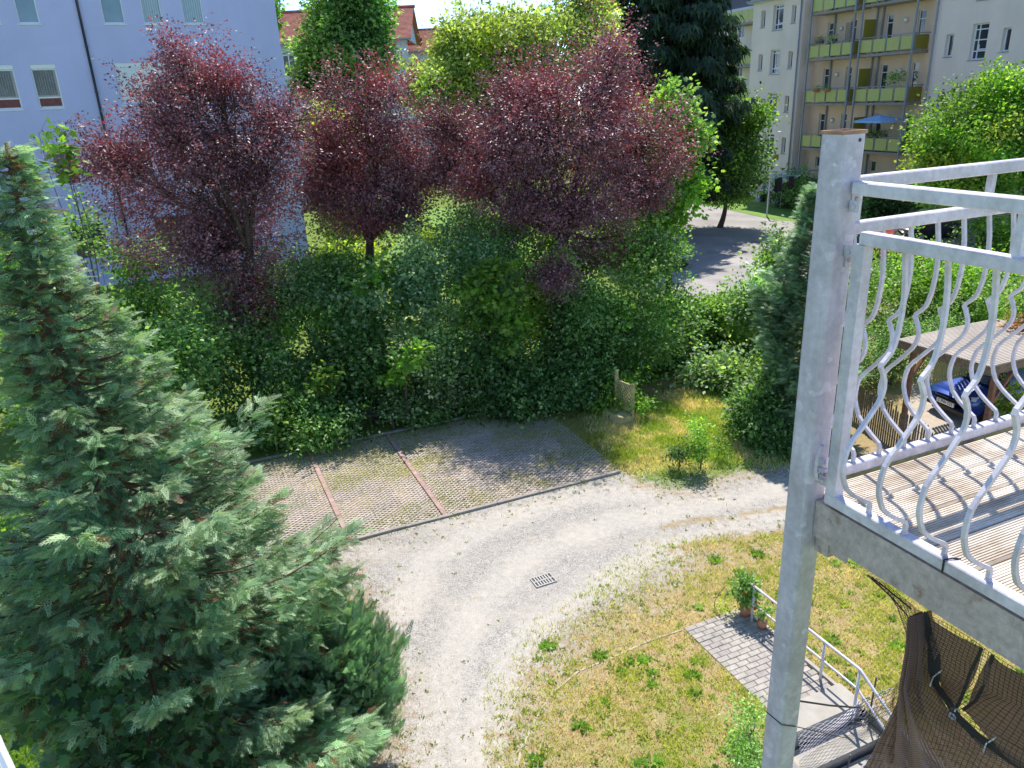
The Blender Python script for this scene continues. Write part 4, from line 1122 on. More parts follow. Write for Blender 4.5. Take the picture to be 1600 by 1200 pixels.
flower_box(3.7, 9.55 + .93, 'dark flower box with violet flowers, left on the upper balcony railing', (.25, .12, .40))
flower_box(4.9, 9.55 + .93, 'dark flower box with white and violet flowers beside the first one on the upper railing', (.6, .6, .7))
flower_box(9.1, 3.87 + .93, 'dark flower box with sparse plants under the blue parasol', (.1, .1, .05))
flower_box(9.95, 3.87 + .93, 'dark flower box right of the parasol pole on the same railing', (.1, .1, .05))
for s, l in ((3.9, 'left round terracotta pot hanging on the middle balcony railing'), (4.9, 'right round terracotta pot hanging on the middle balcony railing')):
    r = empty('flower_pot', CF.p(s, .1, 7.55), l, 'flower pot', 'terracotta pots on the middle balcony')
    m = MB(); c = CF.p(s, .12, 7.45); m.tube([c, c + (0, 0, .1), c + (0, 0, .2)], [.1, .24, .26], 10); m.build('pot', M['terracotta'], r, True)
    (V, F, C), _ = crown([(CF.p(s, .12, 7.78), (.2, .2, .12))], 100, .07, T_OVAL, 'mid', per=5, hole=0); stuff(arr_mesh('plant', V, F, M['leaf'], r, C))
tree('potted_tree', 'small leafy potted tree on the right middle balcony', 'plant', CF.p(10.2, -.4, 0)[:2], [(CF.p(10.1, -.3, 8.15), (.5, .4, .45))], 260, .13, trunk_r=0, hole=.1, per=6)
m = MB(); m.tube([CF.p(10.3, -.4, 6.75), CF.p(10.2, -.4, 7.1)], [.14, .18], 10)
tag(m.build('plant_pot', M['terracotta']), 'terracotta pot under the small tree on the right middle balcony', 'flower pot')
m = MB()
for i in range(7): m.box(CF, 5.9 + i * .1, 5.92 + i * .1, -.05, -.03, 10.4, 11.5)
for i in range(10): m.box(CF, 5.88, 6.54, -.028, -.012, 10.42 + i * .115, 10.44 + i * .115)
tag(m.build('trellis', M['darkgrey']), 'black wire trellis standing at the right end of the upper left balcony', 'trellis')

# ------------------------------------------------------------------ red roofed houses far behind
def red_house(px0, px1, yr, ye, Y0, Y1, lab, wins):
    A = gy(px0, yr[0], Y0); B = gy(px1, yr[1], Y1); zr = (A[2] + B[2]) / 2; ze = gy(px0, ye, Y0 - 4)[2]
    d = B - A; d[2] = 0; L = np.linalg.norm(d); d /= L; fr = Frame((A[0], A[1], 0), d, (d[1], -d[0], 0))
    r = empty('house', fr.O, lab, 'house'); dep = 4.5
    m = MB(); hs = [(s, s + 1.1, z, z + 1.5) for s in wins for z in (ze - 2.3, ze - 5.1, ze - 7.9)]
    wall_holes(m, Frame(fr.p(0, dep - .4, 0), fr.ds, fr.do), 0, L, 0, ze, hs, reveal=.1)
    m.quad(fr.p(0, dep - .4, 0), fr.p(0, dep - .4, ze), fr.p(0, -4, ze), fr.p(0, -4, 0)); m.add([fr.p(0, dep - .4, ze), fr.p(0, 0, zr - .1), fr.p(0, -4, ze)], [(0, 1, 2)]); m.add([fr.p(L, dep - .4, ze), fr.p(L, 0, zr - .1), fr.p(L, -4, ze)], [(0, 1, 2)])
    m.build('wall', M['palewall'], r)
    w2 = Frame(fr.p(0, dep - .4, 0), fr.ds, fr.do)
    for h in hs: window(r, w2, *h, o=-.06, cols=(.5,), sill=False, fw=.1)
    n = 26; m = MB()
    for i in range(n):
        o0 = dep * i / n; o1 = dep * (i + 1) / n; z0 = zr - (zr - ze) * i / n; z1 = zr - (zr - ze) * (i + 1) / n
        m.quad(fr.p(-.4, o0, z0), fr.p(L + .4, o0, z0), fr.p(L + .4, o1, z1 + .05), fr.p(-.4, o1, z1 + .05)); m.quad(fr.p(-.4, o1, z1 + .05), fr.p(L + .4, o1, z1 + .05), fr.p(L + .4, o1, z1), fr.p(-.4, o1, z1))
    m.quad(fr.p(-.4, 0, zr), fr.p(-.4, -4.5, ze), fr.p(L + .4, -4.5, ze), fr.p(L + .4, 0, zr)); rf = m.build('roof', M['rooftile'], r)
    m = MB(); m.tube([fr.p(-.4, dep + .1, ze - .02), fr.p(L + .4, dep + .1, ze - .02)], .09, 6); m.build('gutter', M['steelgrey'], r)
    m = MB(); m.tube([fr.p(-.5, 0, zr + .05), fr.p(L + .5, 0, zr + .05)], .14, 6); m.build('ridge', M['rooftile'], rf)
    m = MB(); m.box(fr, 4.4, 4.6, 2.9, 3.1, zr - 2.6, zr - 1.0); m.build('vent_pipe', M['darkgrey'], rf)
    return r
red_house(410, 640, (16, 17), 71, 75, 75, 'pale house with a bright red tiled roof beside the lavender block', (2.2, 6.2, 10))
red_house(596, 860, (44, 44), 83, 92, 92, 'long pale house with a faded red roof further back between the trees', (1, 4, 7, 10, 14))

# ------------------------------------------------------------------ trees
PL = dict(T=T_POINT, pal='plum', mat='plumleaf', per=12, hole=.40, hscale=1.0, shoots=.12, pal2='plumred', mix2=.27, crad=.36, up=.4)
tree('purple_plum_tree', 'purple leaved tree at the left in front of the lavender wall, with a pointed top', 'tree', gy(385, 520, 20.3)[:2],
     [pb(300, 300, 20.3, 120, 110), pb(270, 200, 20.3, 62, 90), pb(180, 250, 20.3, 62, 45), pb(385, 260, 20.6, 75, 110), pb(430, 200, 20.7, 45, 60), pb(275, 90, 20.3, 14, 36), pb(340, 130, 20.5, 60, 50), pb(330, 380, 20.3, 130, 60), pb(385, 470, 20.3, 60, 70)], 72000, .082,
     trunk_r=.16, fork=gy(390, 400, 20.3), group='purple leaved trees', ntwig=170, extra_trunks=2, seed=1, **PL)
tree('purple_plum_tree', 'redder purple leaved tree in the middle, narrower, with its stems showing below the crown', 'tree', gy(575, 440, 22.3)[:2],
     [pb(580, 200, 22.3, 95, 80), pb(590, 150, 22.3, 55, 45), pb(560, 290, 22.3, 85, 70), pb(650, 260, 22.6, 70, 80), pb(520, 240, 22.3, 50, 70), pb(575, 345, 22.0, 62, 34), pb(500, 300, 22.0, 34, 40), pb(640, 330, 22.0, 40, 36), pb(700, 240, 22.6, 40, 50)], 50000, .085,
     trunk_r=.16, fork=gy(578, 370, 22.3), group='purple leaved trees', ntwig=150, extra_trunks=2, seed=2, **{**PL, 'mix2': .5})
tree('purple_plum_tree', 'broadest purple leaved tree on the right, reaching down over the green shrubs', 'tree', gy(880, 500, 21.3)[:2],
     [pb(870, 200, 20.8, 120, 90), pb(745, 290, 21.3, 42, 34), pb(700, 200, 22.0, 36, 40), pb(1010, 300, 23.0, 45, 40), pb(940, 130, 21.3, 60, 70), pb(980, 230, 23.3, 95, 90), pb(790, 240, 21.5, 80, 90), pb(830, 150, 21.6, 60, 50), pb(900, 320, 20.9, 110, 50), pb(830, 310, 20.9, 70, 55), pb(930, 350, 20.9, 70, 45), pb(850, 430, 19.6, 60, 38), pb(960, 85, 21.3, 28, 36), pb(940, 390, 22.3, 60, 40)], 92000, .082,
     trunk_r=.2, fork=gy(880, 360, 21.3), group='purple leaved trees', ntwig=200, extra_trunks=2, seed=3, **PL)
tree('broadleaf_tree', 'dense dark green maple in front of the red roof', 'tree', gy(545, 300, 48)[:2],
     [pb(545, 60, 48, 62, 70), pb(575, 20, 48, 38, 50), pb(500, 90, 47.5, 45, 42), pb(480, 130, 47.5, 28, 30), pb(580, 100, 47.5, 38, 42), pb(520, 20, 48.5, 40, 40), pb(550, 150, 48, 50, 40), pb(560, -40, 48, 40, 50)], 34000, .26, T=T_OVAL, pal='dark', per=12, crad=.55, shoots=.02, hole=.40, hscale=.5, pal2='mid', mix2=.45, trunk_r=.28, seed=4)
tree('broadleaf_tree', 'sliver of a bright green tree between the lavender block and the red roof', 'tree', gy(415, 300, 66)[:2], [pb(428, 40, 66, 12, 16), pb(430, 10, 66, 10, 14), pb(425, -10, 66, 12, 14)], 1100, .26, crad=.5, shoots=0, pal='bright', trunk_r=.15, per=8)
tree('willow_tree', 'large yellow green willow with feathery foliage in the centre background', 'tree', gy(760, 330, 33)[:2],
     [pb(760, 110, 33, 115, 90), pb(850, 85, 33, 85, 62), pb(725, 75, 33.5, 55, 36), pb(770, 48, 34, 50, 24), pb(690, 135, 32.5, 50, 50), pb(905, 25, 34, 55, 45), pb(800, 180, 32, 90, 60), pb(920, 90, 33, 50, 60)], 80000, .19, T=T_POINT, pal='willow', per=12, crad=.4, shoots=.02, hole=.36, hscale=.7, droop=.5, pal2='yellow', mix2=.3, trunk_r=.3, ntwig=160, up=.3, seed=5)
tree('maple_tree', 'fresh green maple leaning over the courtyard edge right of the broad purple tree', 'tree', gy(1040, 470, 27)[:2],
     [pb(1055, 290, 27, 52, 55), pb(1040, 240, 27.3, 42, 40), pb(1085, 280, 27, 28, 30), pb(1020, 330, 26.5, 50, 45), pb(1040, 180, 27.4, 40, 45), pb(1075, 210, 27.4, 32, 30)], 9500, .17, T=T_MAPLE, pal='bright', per=9, hole=.36, hscale=.7, pal2='mid', mix2=.5, trunk_r=.12, seed=6)
tree('broadleaf_tree', 'light green tree with loose twigs in front of the left side of the cream house', 'tree', gy(1125, 330, 47)[:2],
     [pb(1140, 200, 47, 52, 60), pb(1160, 250, 46.5, 42, 55), pb(1120, 260, 47, 45, 60), pb(1180, 180, 46, 26, 26), pb(1130, 140, 47.5, 30, 35), pb(1150, 300, 46.5, 35, 22)], 17000, .20, pal='bright', per=10, hole=.40, hscale=.5, pal2='dark', mix2=.45, trunk_r=.16, seed=7)
sb_ = gy(1047, 60, 46)
conifer('spruce_tree', 'tall dark spruce with hanging branches rising out of the top of the photo', 'tree', sb_[:2], 26, lambda z, ph: (6.2 * (1 - z / 28) ** .8 if z > 6 else 3.6), 200, 330, .62, 'spruce', T=T_TWIG, droop=.02, sweep=-.05, trunk_r=.33, zmin=2.4, bark='bark', brown=.0, hang=1.3, tipbias=.75)
tree('broadleaf_tree', 'round light green tree right of the steel post in front of the cream house', 'tree', gy(1530, 420, 36)[:2],
     [pb(1540, 210, 36, 95, 70), pb(1485, 235, 35.5, 42, 42), pb(1580, 170, 36, 60, 55), pb(1600, 240, 35.5, 60, 55), pb(1500, 280, 35, 75, 45), pb(1640, 200, 36, 55, 70)], 64000, .17, T=T_OVAL, pal='bright', per=11, shoots=.03, hole=.34, hscale=.7, pal2='yellow', mix2=.35, trunk_r=.22, seed=8)
tree('young_maple', 'young maple with bright layered leaves standing out of the dark shrubs', 'tree', gy(765, 640, 19.6)[:2],
     [pb(765, 425, 19.8, 28, 26), pb(735, 450, 19.7, 36, 14), pb(775, 470, 19.5, 46, 14), pb(800, 500, 19.4, 40, 18), pb(740, 500, 19.6, 40, 14), pb(790, 540, 19.3, 34, 18)], 1700, .15, T=T_MAPLE, pal='bright', per=7, hole=.1, trunk_r=.05, up=1.3, crad=.3, ntwig=40, seed=9)

# shrubs of the hedge belt: (px, py, Y, rx, ry, palette, leaf size, count, label)
def shrub(name, label, blobs, n, size, pal, T=T_OVAL, pal2=None, mix2=.3, cat='shrub', group='shrubs of the hedge belt', **kw):
    c = np.mean([b[0] for b in blobs], 0)
    # carry the foliage to the ground
    bl = list(blobs)
    for (cc, rr) in blobs:
        if cc[2] - rr[2] > .4: bl.append((np.array([cc[0], cc[1], max(.5, (cc[2] - rr[2]) * .5)]), (rr[0] * .9, rr[1] * .8, max(.5, (cc[2] - rr[2]) * .6))))
    a = dict(per=11, hole=.55, hscale=.75, shoots=.10, trunk_r=.05, ntwig=45, fork=np.array([c[0], c[1], .5]), shell=.45); a.update(kw)
    return tree(name, label, cat, c[:2], bl, n, size, T, pal, 'leaf', group, pal2=pal2, mix2=mix2, **a)
shrub('dark_shrub', 'dark green shrub under the left purple tree', [pb(330, 540, 20, 90, 90), pb(400, 600, 19, 80, 80)], 21750, 0.115, 'dark', pal2='mid', mix2=.3, seed=11)
shrub('tall_shrub', 'tall fine leaved green shrub left of the stems of the middle purple tree', [pb(470, 470, 21, 85, 70), pb(450, 560, 20, 75, 70), pb(520, 430, 21.5, 55, 45)], 29000, 0.101, 'mid', pal2='bluegreen', mix2=.45, seed=12)
shrub('tall_shrub', 'tall shrub below the stems of the middle purple tree', [pb(590, 470, 20.5, 75, 70), pb(560, 560, 19.6, 70, 70)], 15000, 0.15, 'dark', pal2='bluegreen', mix2=.4, seed=13)
shrub('tall_shrub', 'silvery topped shrub reaching up between the middle and right purple trees', [pb(655, 430, 20.6, 42, 62), pb(650, 370, 21.2, 32, 26)], 13050, 0.101, 'bluegreen', pal2='pale', mix2=.35, seed=14)
shrub('pale_shrub', 'pale yellowish leaved shrub cascading towards the parking bays', [pb(650, 540, 19, 58, 62), pb(690, 600, 18.7, 30, 45), pb(610, 600, 18.8, 40, 40)], 17400, 0.101, 'pale', pal2='mid', mix2=.5, seed=15)
shrub('tall_shrub', 'tall grey green shrub left of the broad purple tree', [pb(740, 380, 22, 62, 62), pb(750, 450, 21, 70, 55), pb(790, 350, 22.3, 40, 38)], 23200, 0.108, 'bluegreen', pal2='dark', mix2=.5, seed=16)
shrub('dark_shrub', 'shaded dark shrub behind the young maple', [pb(760, 560, 20, 90, 70), pb(820, 600, 19.8, 70, 60)], 21750, 0.121, 'dark', seed=17)
shrub('yellow_shrub', 'yellow green twig cluster among the purple leaves', [pb(858, 385, 21.5, 32, 26), pb(885, 350, 21.8, 28, 20)], 3770, 0.135, 'yellow', seed=18)
shrub('tall_shrub', 'climber covered dark shrub under the broad purple tree', [pb(910, 480, 20.6, 58, 80), pb(900, 560, 20.2, 60, 60)], 23200, 0.108, 'dark', pal2='mid', mix2=.35, seed=19)
shrub('tall_shrub', 'high ivy clad shrub at the right end of the hedge belt', [pb(990, 440, 21.6, 62, 75), pb(1020, 400, 22.5, 48, 45), pb(1000, 530, 21, 60, 70)], 27550, 0.108, 'mid', pal2='dark', mix2=.5, seed=20)
shrub('low_shrub', 'low nettle green bushes at the left edge of the parking bays', [pb(440, 650, 18, 70, 42), pb(500, 670, 17.5, 50, 32)], 14500, 0.108, 'dark', pal2='mid', mix2=.4, seed=21)
shrub('low_shrub', 'low bushes behind the first two parking bays', [pb(580, 655, 18.1, 70, 36), pb(650, 650, 18.5, 50, 36)], 14500, 0.108, 'dark', pal2='mid', mix2=.45, seed=22)
shrub('low_shrub', 'low bushes behind the shaded parking bay', [pb(730, 630, 18.9, 60, 38), pb(800, 625, 19.2, 55, 38)], 14500, 0.115, 'dark', pal2='mid', mix2=.3, seed=23)
shrub('low_shrub', 'rounded bush left of the lattice screen', [pb(870, 600, 19.4, 62, 42), pb(925, 600, 19.6, 30, 36)], 14500, 0.115, 'mid', pal2='dark', mix2=.4, seed=24)
shrub('low_shrub', 'shaded bushes at the dark corner behind the lattice screen', [pb(1020, 540, 22.5, 60, 50), pb(1060, 500, 23, 50, 50)], 13050, 0.121, 'dark', seed=25)
shrub('arching_shrub', 'shrub arching over the dark gap below the courtyard', [pb(1130, 486, 23.5, 60, 30), pb(1100, 515, 23.5, 40, 36), pb(1180, 500, 22, 44, 46)], 18850, 0.115, 'bright', pal2='mid', mix2=.5, seed=26)
shrub('white_flowering_shrub', 'light leaved bush with creamy flower heads right of the dark gap', [pb(1110, 580, 20.6, 48, 34), pb(1150, 590, 20, 40, 36)], 10150, 0.135, 'bluegreen', pal2='pale', mix2=.4, seed=27)
shrub('tall_shrub', 'light green shrub between the courtyard and the dark conifer', [pb(1222, 410, 26, 30, 46), pb(1236, 370, 27, 26, 36), pb(1190, 560, 18.2, 34, 66), pb(1180, 480, 22, 36, 50)], 18850, 0.121, 'bluegreen', pal2='bright', mix2=.5, seed=28)
shrub('ivy_bush', 'ivy bush at the foot of the dark conifer beside the drive', [pb(1185, 640, 16.9, 44, 44), pb(1215, 690, 16.2, 40, 26)], 11600, 0.108, 'mid', pal2='dark', mix2=.5, seed=29)
shrub('sunlit_shrub', 'bright yellow green shrub catching the sun behind the hedge belt', [pb(560, 395, 25, 46, 20), pb(510, 400, 25, 30, 16), pb(668, 372, 26, 22, 18)], 6525, 0.135, 'yellow', seed=30)
shrub('sunlit_shrub', 'bright green bush behind the top of the middle purple tree', [pb(510, 190, 38, 34, 24), pb(540, 240, 36, 60, 40)], 7250, 0.216, 'yellow', pal2='bright', mix2=.5, seed=31)
shrub('garden_shrub', 'green shrubs below the lavender wall behind the false cypress', [pb(200, 400, 23, 80, 36), pb(120, 370, 23, 50, 40), pb(230, 470, 21, 60, 50)], 21750, 0.135, 'bright', pal2='dark', mix2=.6, seed=32)
shrub('garden_shrub', 'sunlit shrub at the left edge of the photo below the basement windows', [pb(20, 430, 20, 55, 45), pb(30, 520, 17, 60, 50)], 15950, 0.149, 'bright', pal2='bluegreen', mix2=.4, seed=33)
shrub('garden_shrub', 'dark shrubs at the left behind the false cypress', [pb(90, 560, 15, 120, 90), pb(250, 560, 17, 70, 80)], 21750, 0.121, 'dark', pal2='mid', mix2=.4, seed=34)
shrub('garden_shrub', 'yellow green bush at the left edge halfway up, lit by the sun', [pb(-10, 860, 10.5, 60, 60), pb(20, 960, 9.6, 40, 40)], 8700, 0.101, 'yellow', pal2='bright', mix2=.5, seed=35)
shrub('tall_shrub', 'grey green shrub crown filling the gap below the middle of the purple trees', [pb(690, 350, 23.5, 48, 40), pb(640, 340, 24, 34, 30), pb(720, 330, 23, 40, 34)], 14000, .12, 'bluegreen', pal2='mid', mix2=.4, seed=61)
shrub('tall_shrub', 'green shrub crown behind the low hanging purple branches', [pb(820, 330, 23.5, 50, 40), pb(900, 400, 22.5, 50, 40), pb(960, 360, 23.5, 40, 40), pb(860, 360, 22.5, 46, 36)], 18000, .12, 'mid', pal2='dark', mix2=.4, seed=62)
for (x, y, Y, r, lab, sd_) in ((500, 600, 17.9, 26, 'added bright maple seedling as a sunlit patch of the shrubs behind the left parking bay', 71), (590, 430, 20.2, 24, 'added maple seedling as a sunlit patch below the stems of the middle purple tree', 72), (635, 565, 18.3, 24, 'added maple seedling as a sunlit patch in front of the pale leaved shrub', 73), (860, 420, 20.0, 22, 'added yellow green maple seedling as a sunlit patch beside the lowest purple branch', 74), (960, 500, 20.2, 24, 'added maple seedling as a sunlit patch on the right end of the dark hedge belt', 75)):
    tree('sunlit_patch_seedling', lab, 'tree', gy(x, y + 30, Y)[:2], [pb(x, y, Y, r, r * .9), pb(x + 18, y - 22, Y, r * .7, r * .5), pb(x - 22, y + 24, Y, r * .8, r * .5)], 420, .14, T=T_MAPLE, pal='bright', per=6, hole=.1, trunk_r=.03, up=1.2, crad=.25, ntwig=14, seed=sd_, group='added sunlit patches in the hedge belt')  # bright leaf clumps added to give the hedge sunlit patches
# sapling on the verge and others
shrub('sapling', 'slender bright sapling on the green verge by the drive', [pb(1092, 695, 15.2, 15, 30), pb(1092, 662, 15.2, 9, 16), pb(1128, 700, 15.6, 13, 18)], 1500, .065, 'bright', T=T_POINT, cat='sapling', group=None, trunk_r=.02, seed=36, hole=.1, droop=.1)
shrub('low_shrub', 'small dark blue green cushion bush left of the sapling', [pb(1060, 708, 15.3, 12, 10)], 700, .06, 'dark', group=None, trunk_r=.015, seed=37, hole=0)
shrub('low_shrub', 'weeds around the foot of the lattice screen', [pb(950, 632, 18.4, 12, 18), pb(1000, 630, 18.2, 18, 14), pb(975, 595, 18.9, 14, 16)], 1300, .09, 'bright', group=None, trunk_r=.015, seed=38, hole=0)
shrub('sapling', 'leafy sapling growing up beside the foot of the steel post', [pb(1172, 1110, 7.7, 16, 24), pb(1165, 1150, 7.3, 24, 34), pb(1180, 1190, 7.0, 30, 26)], 1700, .05, 'mid', T=T_POINT, cat='sapling', group=None, trunk_r=.012, seed=39, hole=.1)
# right hand hedge
shrub('hedge', 'broad bright green hedge beyond the carport', [(np.array([x, y, 1.0]), (1.7, 1.6, 1.5)) for x, y in ((12.6, 27.2), (14.6, 27), (16.6, 26.6), (18.8, 26.2), (21, 26), (13.6, 25.6), (16, 25.2), (18.4, 24.8), (20.8, 24.5), (23, 25))], 42000, .12, 'bright', pal2='mid', mix2=.45, group=None, cat='hedge', trunk_r=.04, seed=40)
shrub('hedge', 'green shrubs left of the carport roof', [pb(1385, 520, 20.5, 28, 45), pb(1350, 530, 21, 34, 55), pb(1400, 480, 22, 30, 26)], 9000, .09, 'mid', pal2='bright', mix2=.4, group=None, cat='hedge', seed=41)
shrub('dark_hedge', 'dark hedge in front of the balconies right of the clothes dryer', [(CF.p(3.4, 1.3, 1.0), (1.5, 1.1, 1.35)), (CF.p(5.4, 1.3, 1.0), (1.5, 1.1, 1.5)), (CF.p(7.4, 1.2, 1.0), (1.5, 1.1, 1.4))], 9000, .17, 'dark', group=None, cat='hedge', hole=.1, shell=.3, seed=42)
shrub('dark_hedge', 'dark green hedge behind the railings beyond the small car park', [(np.array([x, y, .9]), (2.6, 1.4, 1.5)) for x, y in ((26, 45), (30, 44), (34, 43), (22.6, 46))], 14000, .2, 'dark', group=None, cat='hedge', hole=.1, seed=43)
shrub('garden_shrub', 'green shrubs right of the parked cars under the round tree', [(np.array([x, y, 1.4]), (2.0, 1.6, 1.7)) for x, y in ((24.5, 35.5), (27.5, 34.5), (21.8, 33))], 16000, .16, 'bright', pal2='dark', mix2=.5, group=None, seed=44)
shrub('garden_shrub', 'shrub with feathery leaves at the right edge beside the carport', [pb(1600, 640, 16.5, 40, 40), pb(1610, 470, 21, 36, 40)], 7000, .10, 'mid', pal2='yellow', mix2=.3, group=None, seed=45)
# clipped green wall beside the carport
shrub('clipped_hedge', 'clipped dark green hedge wall left of the blue car', [(np.array([x, y, .9]), (.9, .5, 1.0)) for x, y in ((8.9, 19.3), (10.0, 19.7), (11.1, 20.1), (12.3, 20.6))], 15000, .06, 'dark', pal2='mid', mix2=.2, group=None, cat='hedge', hole=.0, shell=.25, seed=46)

# conifers
def rf_main(z, ph):
    r = np.interp(z, [0, 2.0, 2.9, 3.8, 4.4, 4.9, 5.6, 6.4, 7.2, 7.9], [2.0, 2.15, 2.0, 1.75, 1.62, 1.0, .70, .42, .22, .05]) * ((.74 if z < 3 else .88 if z < 4.4 else .7) if math.cos(ph) < -.2 else 1.0)
    return r * (1 + .18 * math.sin(3 * ph + z * 2.3))
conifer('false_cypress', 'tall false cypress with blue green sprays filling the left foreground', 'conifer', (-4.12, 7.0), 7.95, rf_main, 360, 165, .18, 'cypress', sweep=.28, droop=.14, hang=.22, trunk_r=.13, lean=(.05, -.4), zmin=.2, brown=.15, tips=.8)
def rf_s(z, ph): return (.68 if z < 1.3 else max(.1, .68 - (z - 1.3) * .40)) * (1 + .15 * math.sin(2 * ph + z))
for (x, y, h, lab) in ((-2.35, 7.45, 1.9, 'right hand, lowest dark thuja beside the gravel'), (-2.8, 8.15, 2.3, 'dark thuja column behind the lowest one at the gravel edge'), (-2.95, 7.3, 2.75, 'tallest dark thuja column in front of the false cypress')):
    conifer('thuja', lab, 'conifer', (x, y), h, rf_s, 150, 62, .17, 'thuja', 'thuja columns beside the gravel', sweep=.6, droop=-.05, hang=-.5, tips=.5, trunk_r=.05, zmin=.1, brown=.02, flat=.2)
def rf_t(z, ph): return (.95 if z < 3 else max(.10, .95 - (z - 3) * .27)) * (1 + .2 * math.sin(3 * ph + z * 1.7))
tb_ = gz(1250, 690)
conifer('thuja', 'dark conifer standing behind the steel post', 'conifer', (tb_[0] + .1, tb_[1] + .5), 5.9, rf_t, 170, 150, .26, 'bluegreen', T=T_FROND2, sweep=.4, droop=.05, hang=.2, trunk_r=.1, zmin=.2, brown=.01)
# maple sapling whose tip stands above the false cypress
mp = np.array([-4.35, 8.1, 0])
tree('young_maple', 'slender maple sapling whose fresh leaves stand above the top of the false cypress', 'tree', mp[:2],
     [pb(95, 200, 8.1, 14, 14), pb(92, 235, 8.1, 22, 16), pb(105, 262, 8.0, 20, 12), pb(60, 205, 8.1, 8, 6)], 95, .10, T=T_MAPLE, pal='bright', per=5, hole=0, trunk_r=.011, up=1.2, crad=.12, ntwig=5, seed=50)
rv = (-3.6, 5.9)
tree('maple_sapling', 'dark lobed maple leaves hanging in front of the lower false cypress', 'tree', rv, [(np.array([x, y, z]), (.5, .25, .45)) for x, y, z in ((-3.9, 5.5, 3.2), (-3.3, 5.5, 2.6), (-3.9, 5.4, 2.2), (-2.9, 5.6, 1.9), (-3.4, 5.4, 1.5), (-4.3, 5.6, 2.7), (-2.7, 5.8, 1.1), (-3.9, 5.5, .9))], 1000, .12, T=T_MAPLE, pal='deep', per=6, hole=0, trunk_r=.02, up=.5, crad=.3, ntwig=40, shell=.5, seed=51)
# ------------------------------------------------------------------ yard furniture
M['olivewood'] = simple('mossy_wood', (.46, .40, .19), .9, var=.25, scale=10)
# lattice screen with planter
g1 = gz(963, 648); g2 = gz(988, 660)
gd = g2 - g1; gd[2] = 0; GL = 1.0; gd = unit(gd) ; GF = Frame(g1, gd, (gd[1], -gd[0], 0)); GL = float(np.linalg.norm(g2 - g1)) 
root = empty('lattice_screen', g1, 'leaning wooden lattice screen on a planter box at the end of the parking bays', 'trellis')
h0 = gy(966, 592, g1[1])[2]
for s in (0, GL):
    m = MB(); m.box(GF, s - .035, s + .035, -.035, .035, 0, h0 + (.25 if s == 0 else .05)); m.build('post', M['olivewood'], root)
for z in (.26, h0 - .05):
    m = MB(); m.box(GF, .037, GL - .037, -.02, .02, z, z + .05); m.build('rail', M['olivewood'], root)
sp_ = .105; n = int((GL + h0) / sp_)
for dr in (1, -1):
    for i in range(-8, n + 8):
        # diagonal slats clipped to the panel
        x0, z0_, x1, z1_ = .037, .31, GL - .037, h0 - .05
        c = i * sp_
        pts = []
        if dr == 1: xa, za, xb, zb = x0, c + x0, x1, c + x1
        else: xa, za, xb, zb = x0, c - x0 + .3, x1, c - x1 + .3
        t0, t1 = 0, 1; dz = zb - za
        if dz > 0: t0 = max(t0, (z0_ - za) / dz); t1 = min(t1, (z1_ - za) / dz)
        else: t0 = max(t0, (z1_ - za) / dz); t1 = min(t1, (z0_ - za) / dz)
        if t1 - t0 < .03: continue
        a = GF.p(xa + (xb - xa) * t0, .008 * dr, za + dz * t0); b = GF.p(xa + (xb - xa) * t1, .008 * dr, za + dz * t1)
        m = MB(); m.tube([a, b], .011, 4, square=GF.do); m.build('slat', M['olivewood'], root)
m = MB(); m.box(GF, -.05, GL + .05, .04, .42, 0, .24); m.build('planter_box', M['olivewood'], root)
for p0, lab in (((944, 605), 'thin leaning wooden stake left of the lattice screen'),):
    b = gz(942, 618); t_ = gy(948, 569, b[1]); m = MB(); m.tube([b, t_], .03, 6); tag(m.build('stake', M['olivewood'], root=b), lab, 'stake')

# drain grate
M['drainmetal'] = simple('dusty_grate_steel', (.40, .38, .35), .7, var=.2, scale=20)
dc = gz(849, 907); dang = math.atan2(*(gz(862, 903) - gz(836, 911))[[1, 0]])
dd = np.array([math.cos(dang), math.sin(dang), 0]); DF = Frame((dc[0], dc[1], .008), dd, (-dd[1], dd[0], 0))
root = empty('drain_grate', dc, 'steel drain grate with two rows of slots in the gravel', 'drain')
m = MB(); W, D_ = .20, .145
for a, b, c, d in ((-W, W, -D_, -D_ + .02), (-W, W, D_ - .02, D_), (-W, -W + .02, -D_ + .02, D_ - .02), (W - .02, W, -D_ + .02, D_ - .02), (-W + .02, W - .02, -.012, .012)): m.box(DF, a, b, c, d, -.03, .012)
m.build('frame', M['drainmetal'], root)
for i in range(7):
    s = -W + .02 + (i + .5) * (2 * W - .04) / 7 + .025
    if i == 6: continue
    m = MB(); m.box(DF, s - .012, s + .012, -D_ + .021, -.0125, -.025, .01); m.box(DF, s - .012, s + .012, .0125, D_ - .021, -.025, .01); m.build('bar', M['drainmetal'], root)
m = MB(); m.box(DF, -W + .01, W - .01, -D_ + .01, D_ - .01, -.02, -.004); m.build('shaft_shade', M['black'], root)  # black plate stands in for the shade down the drain

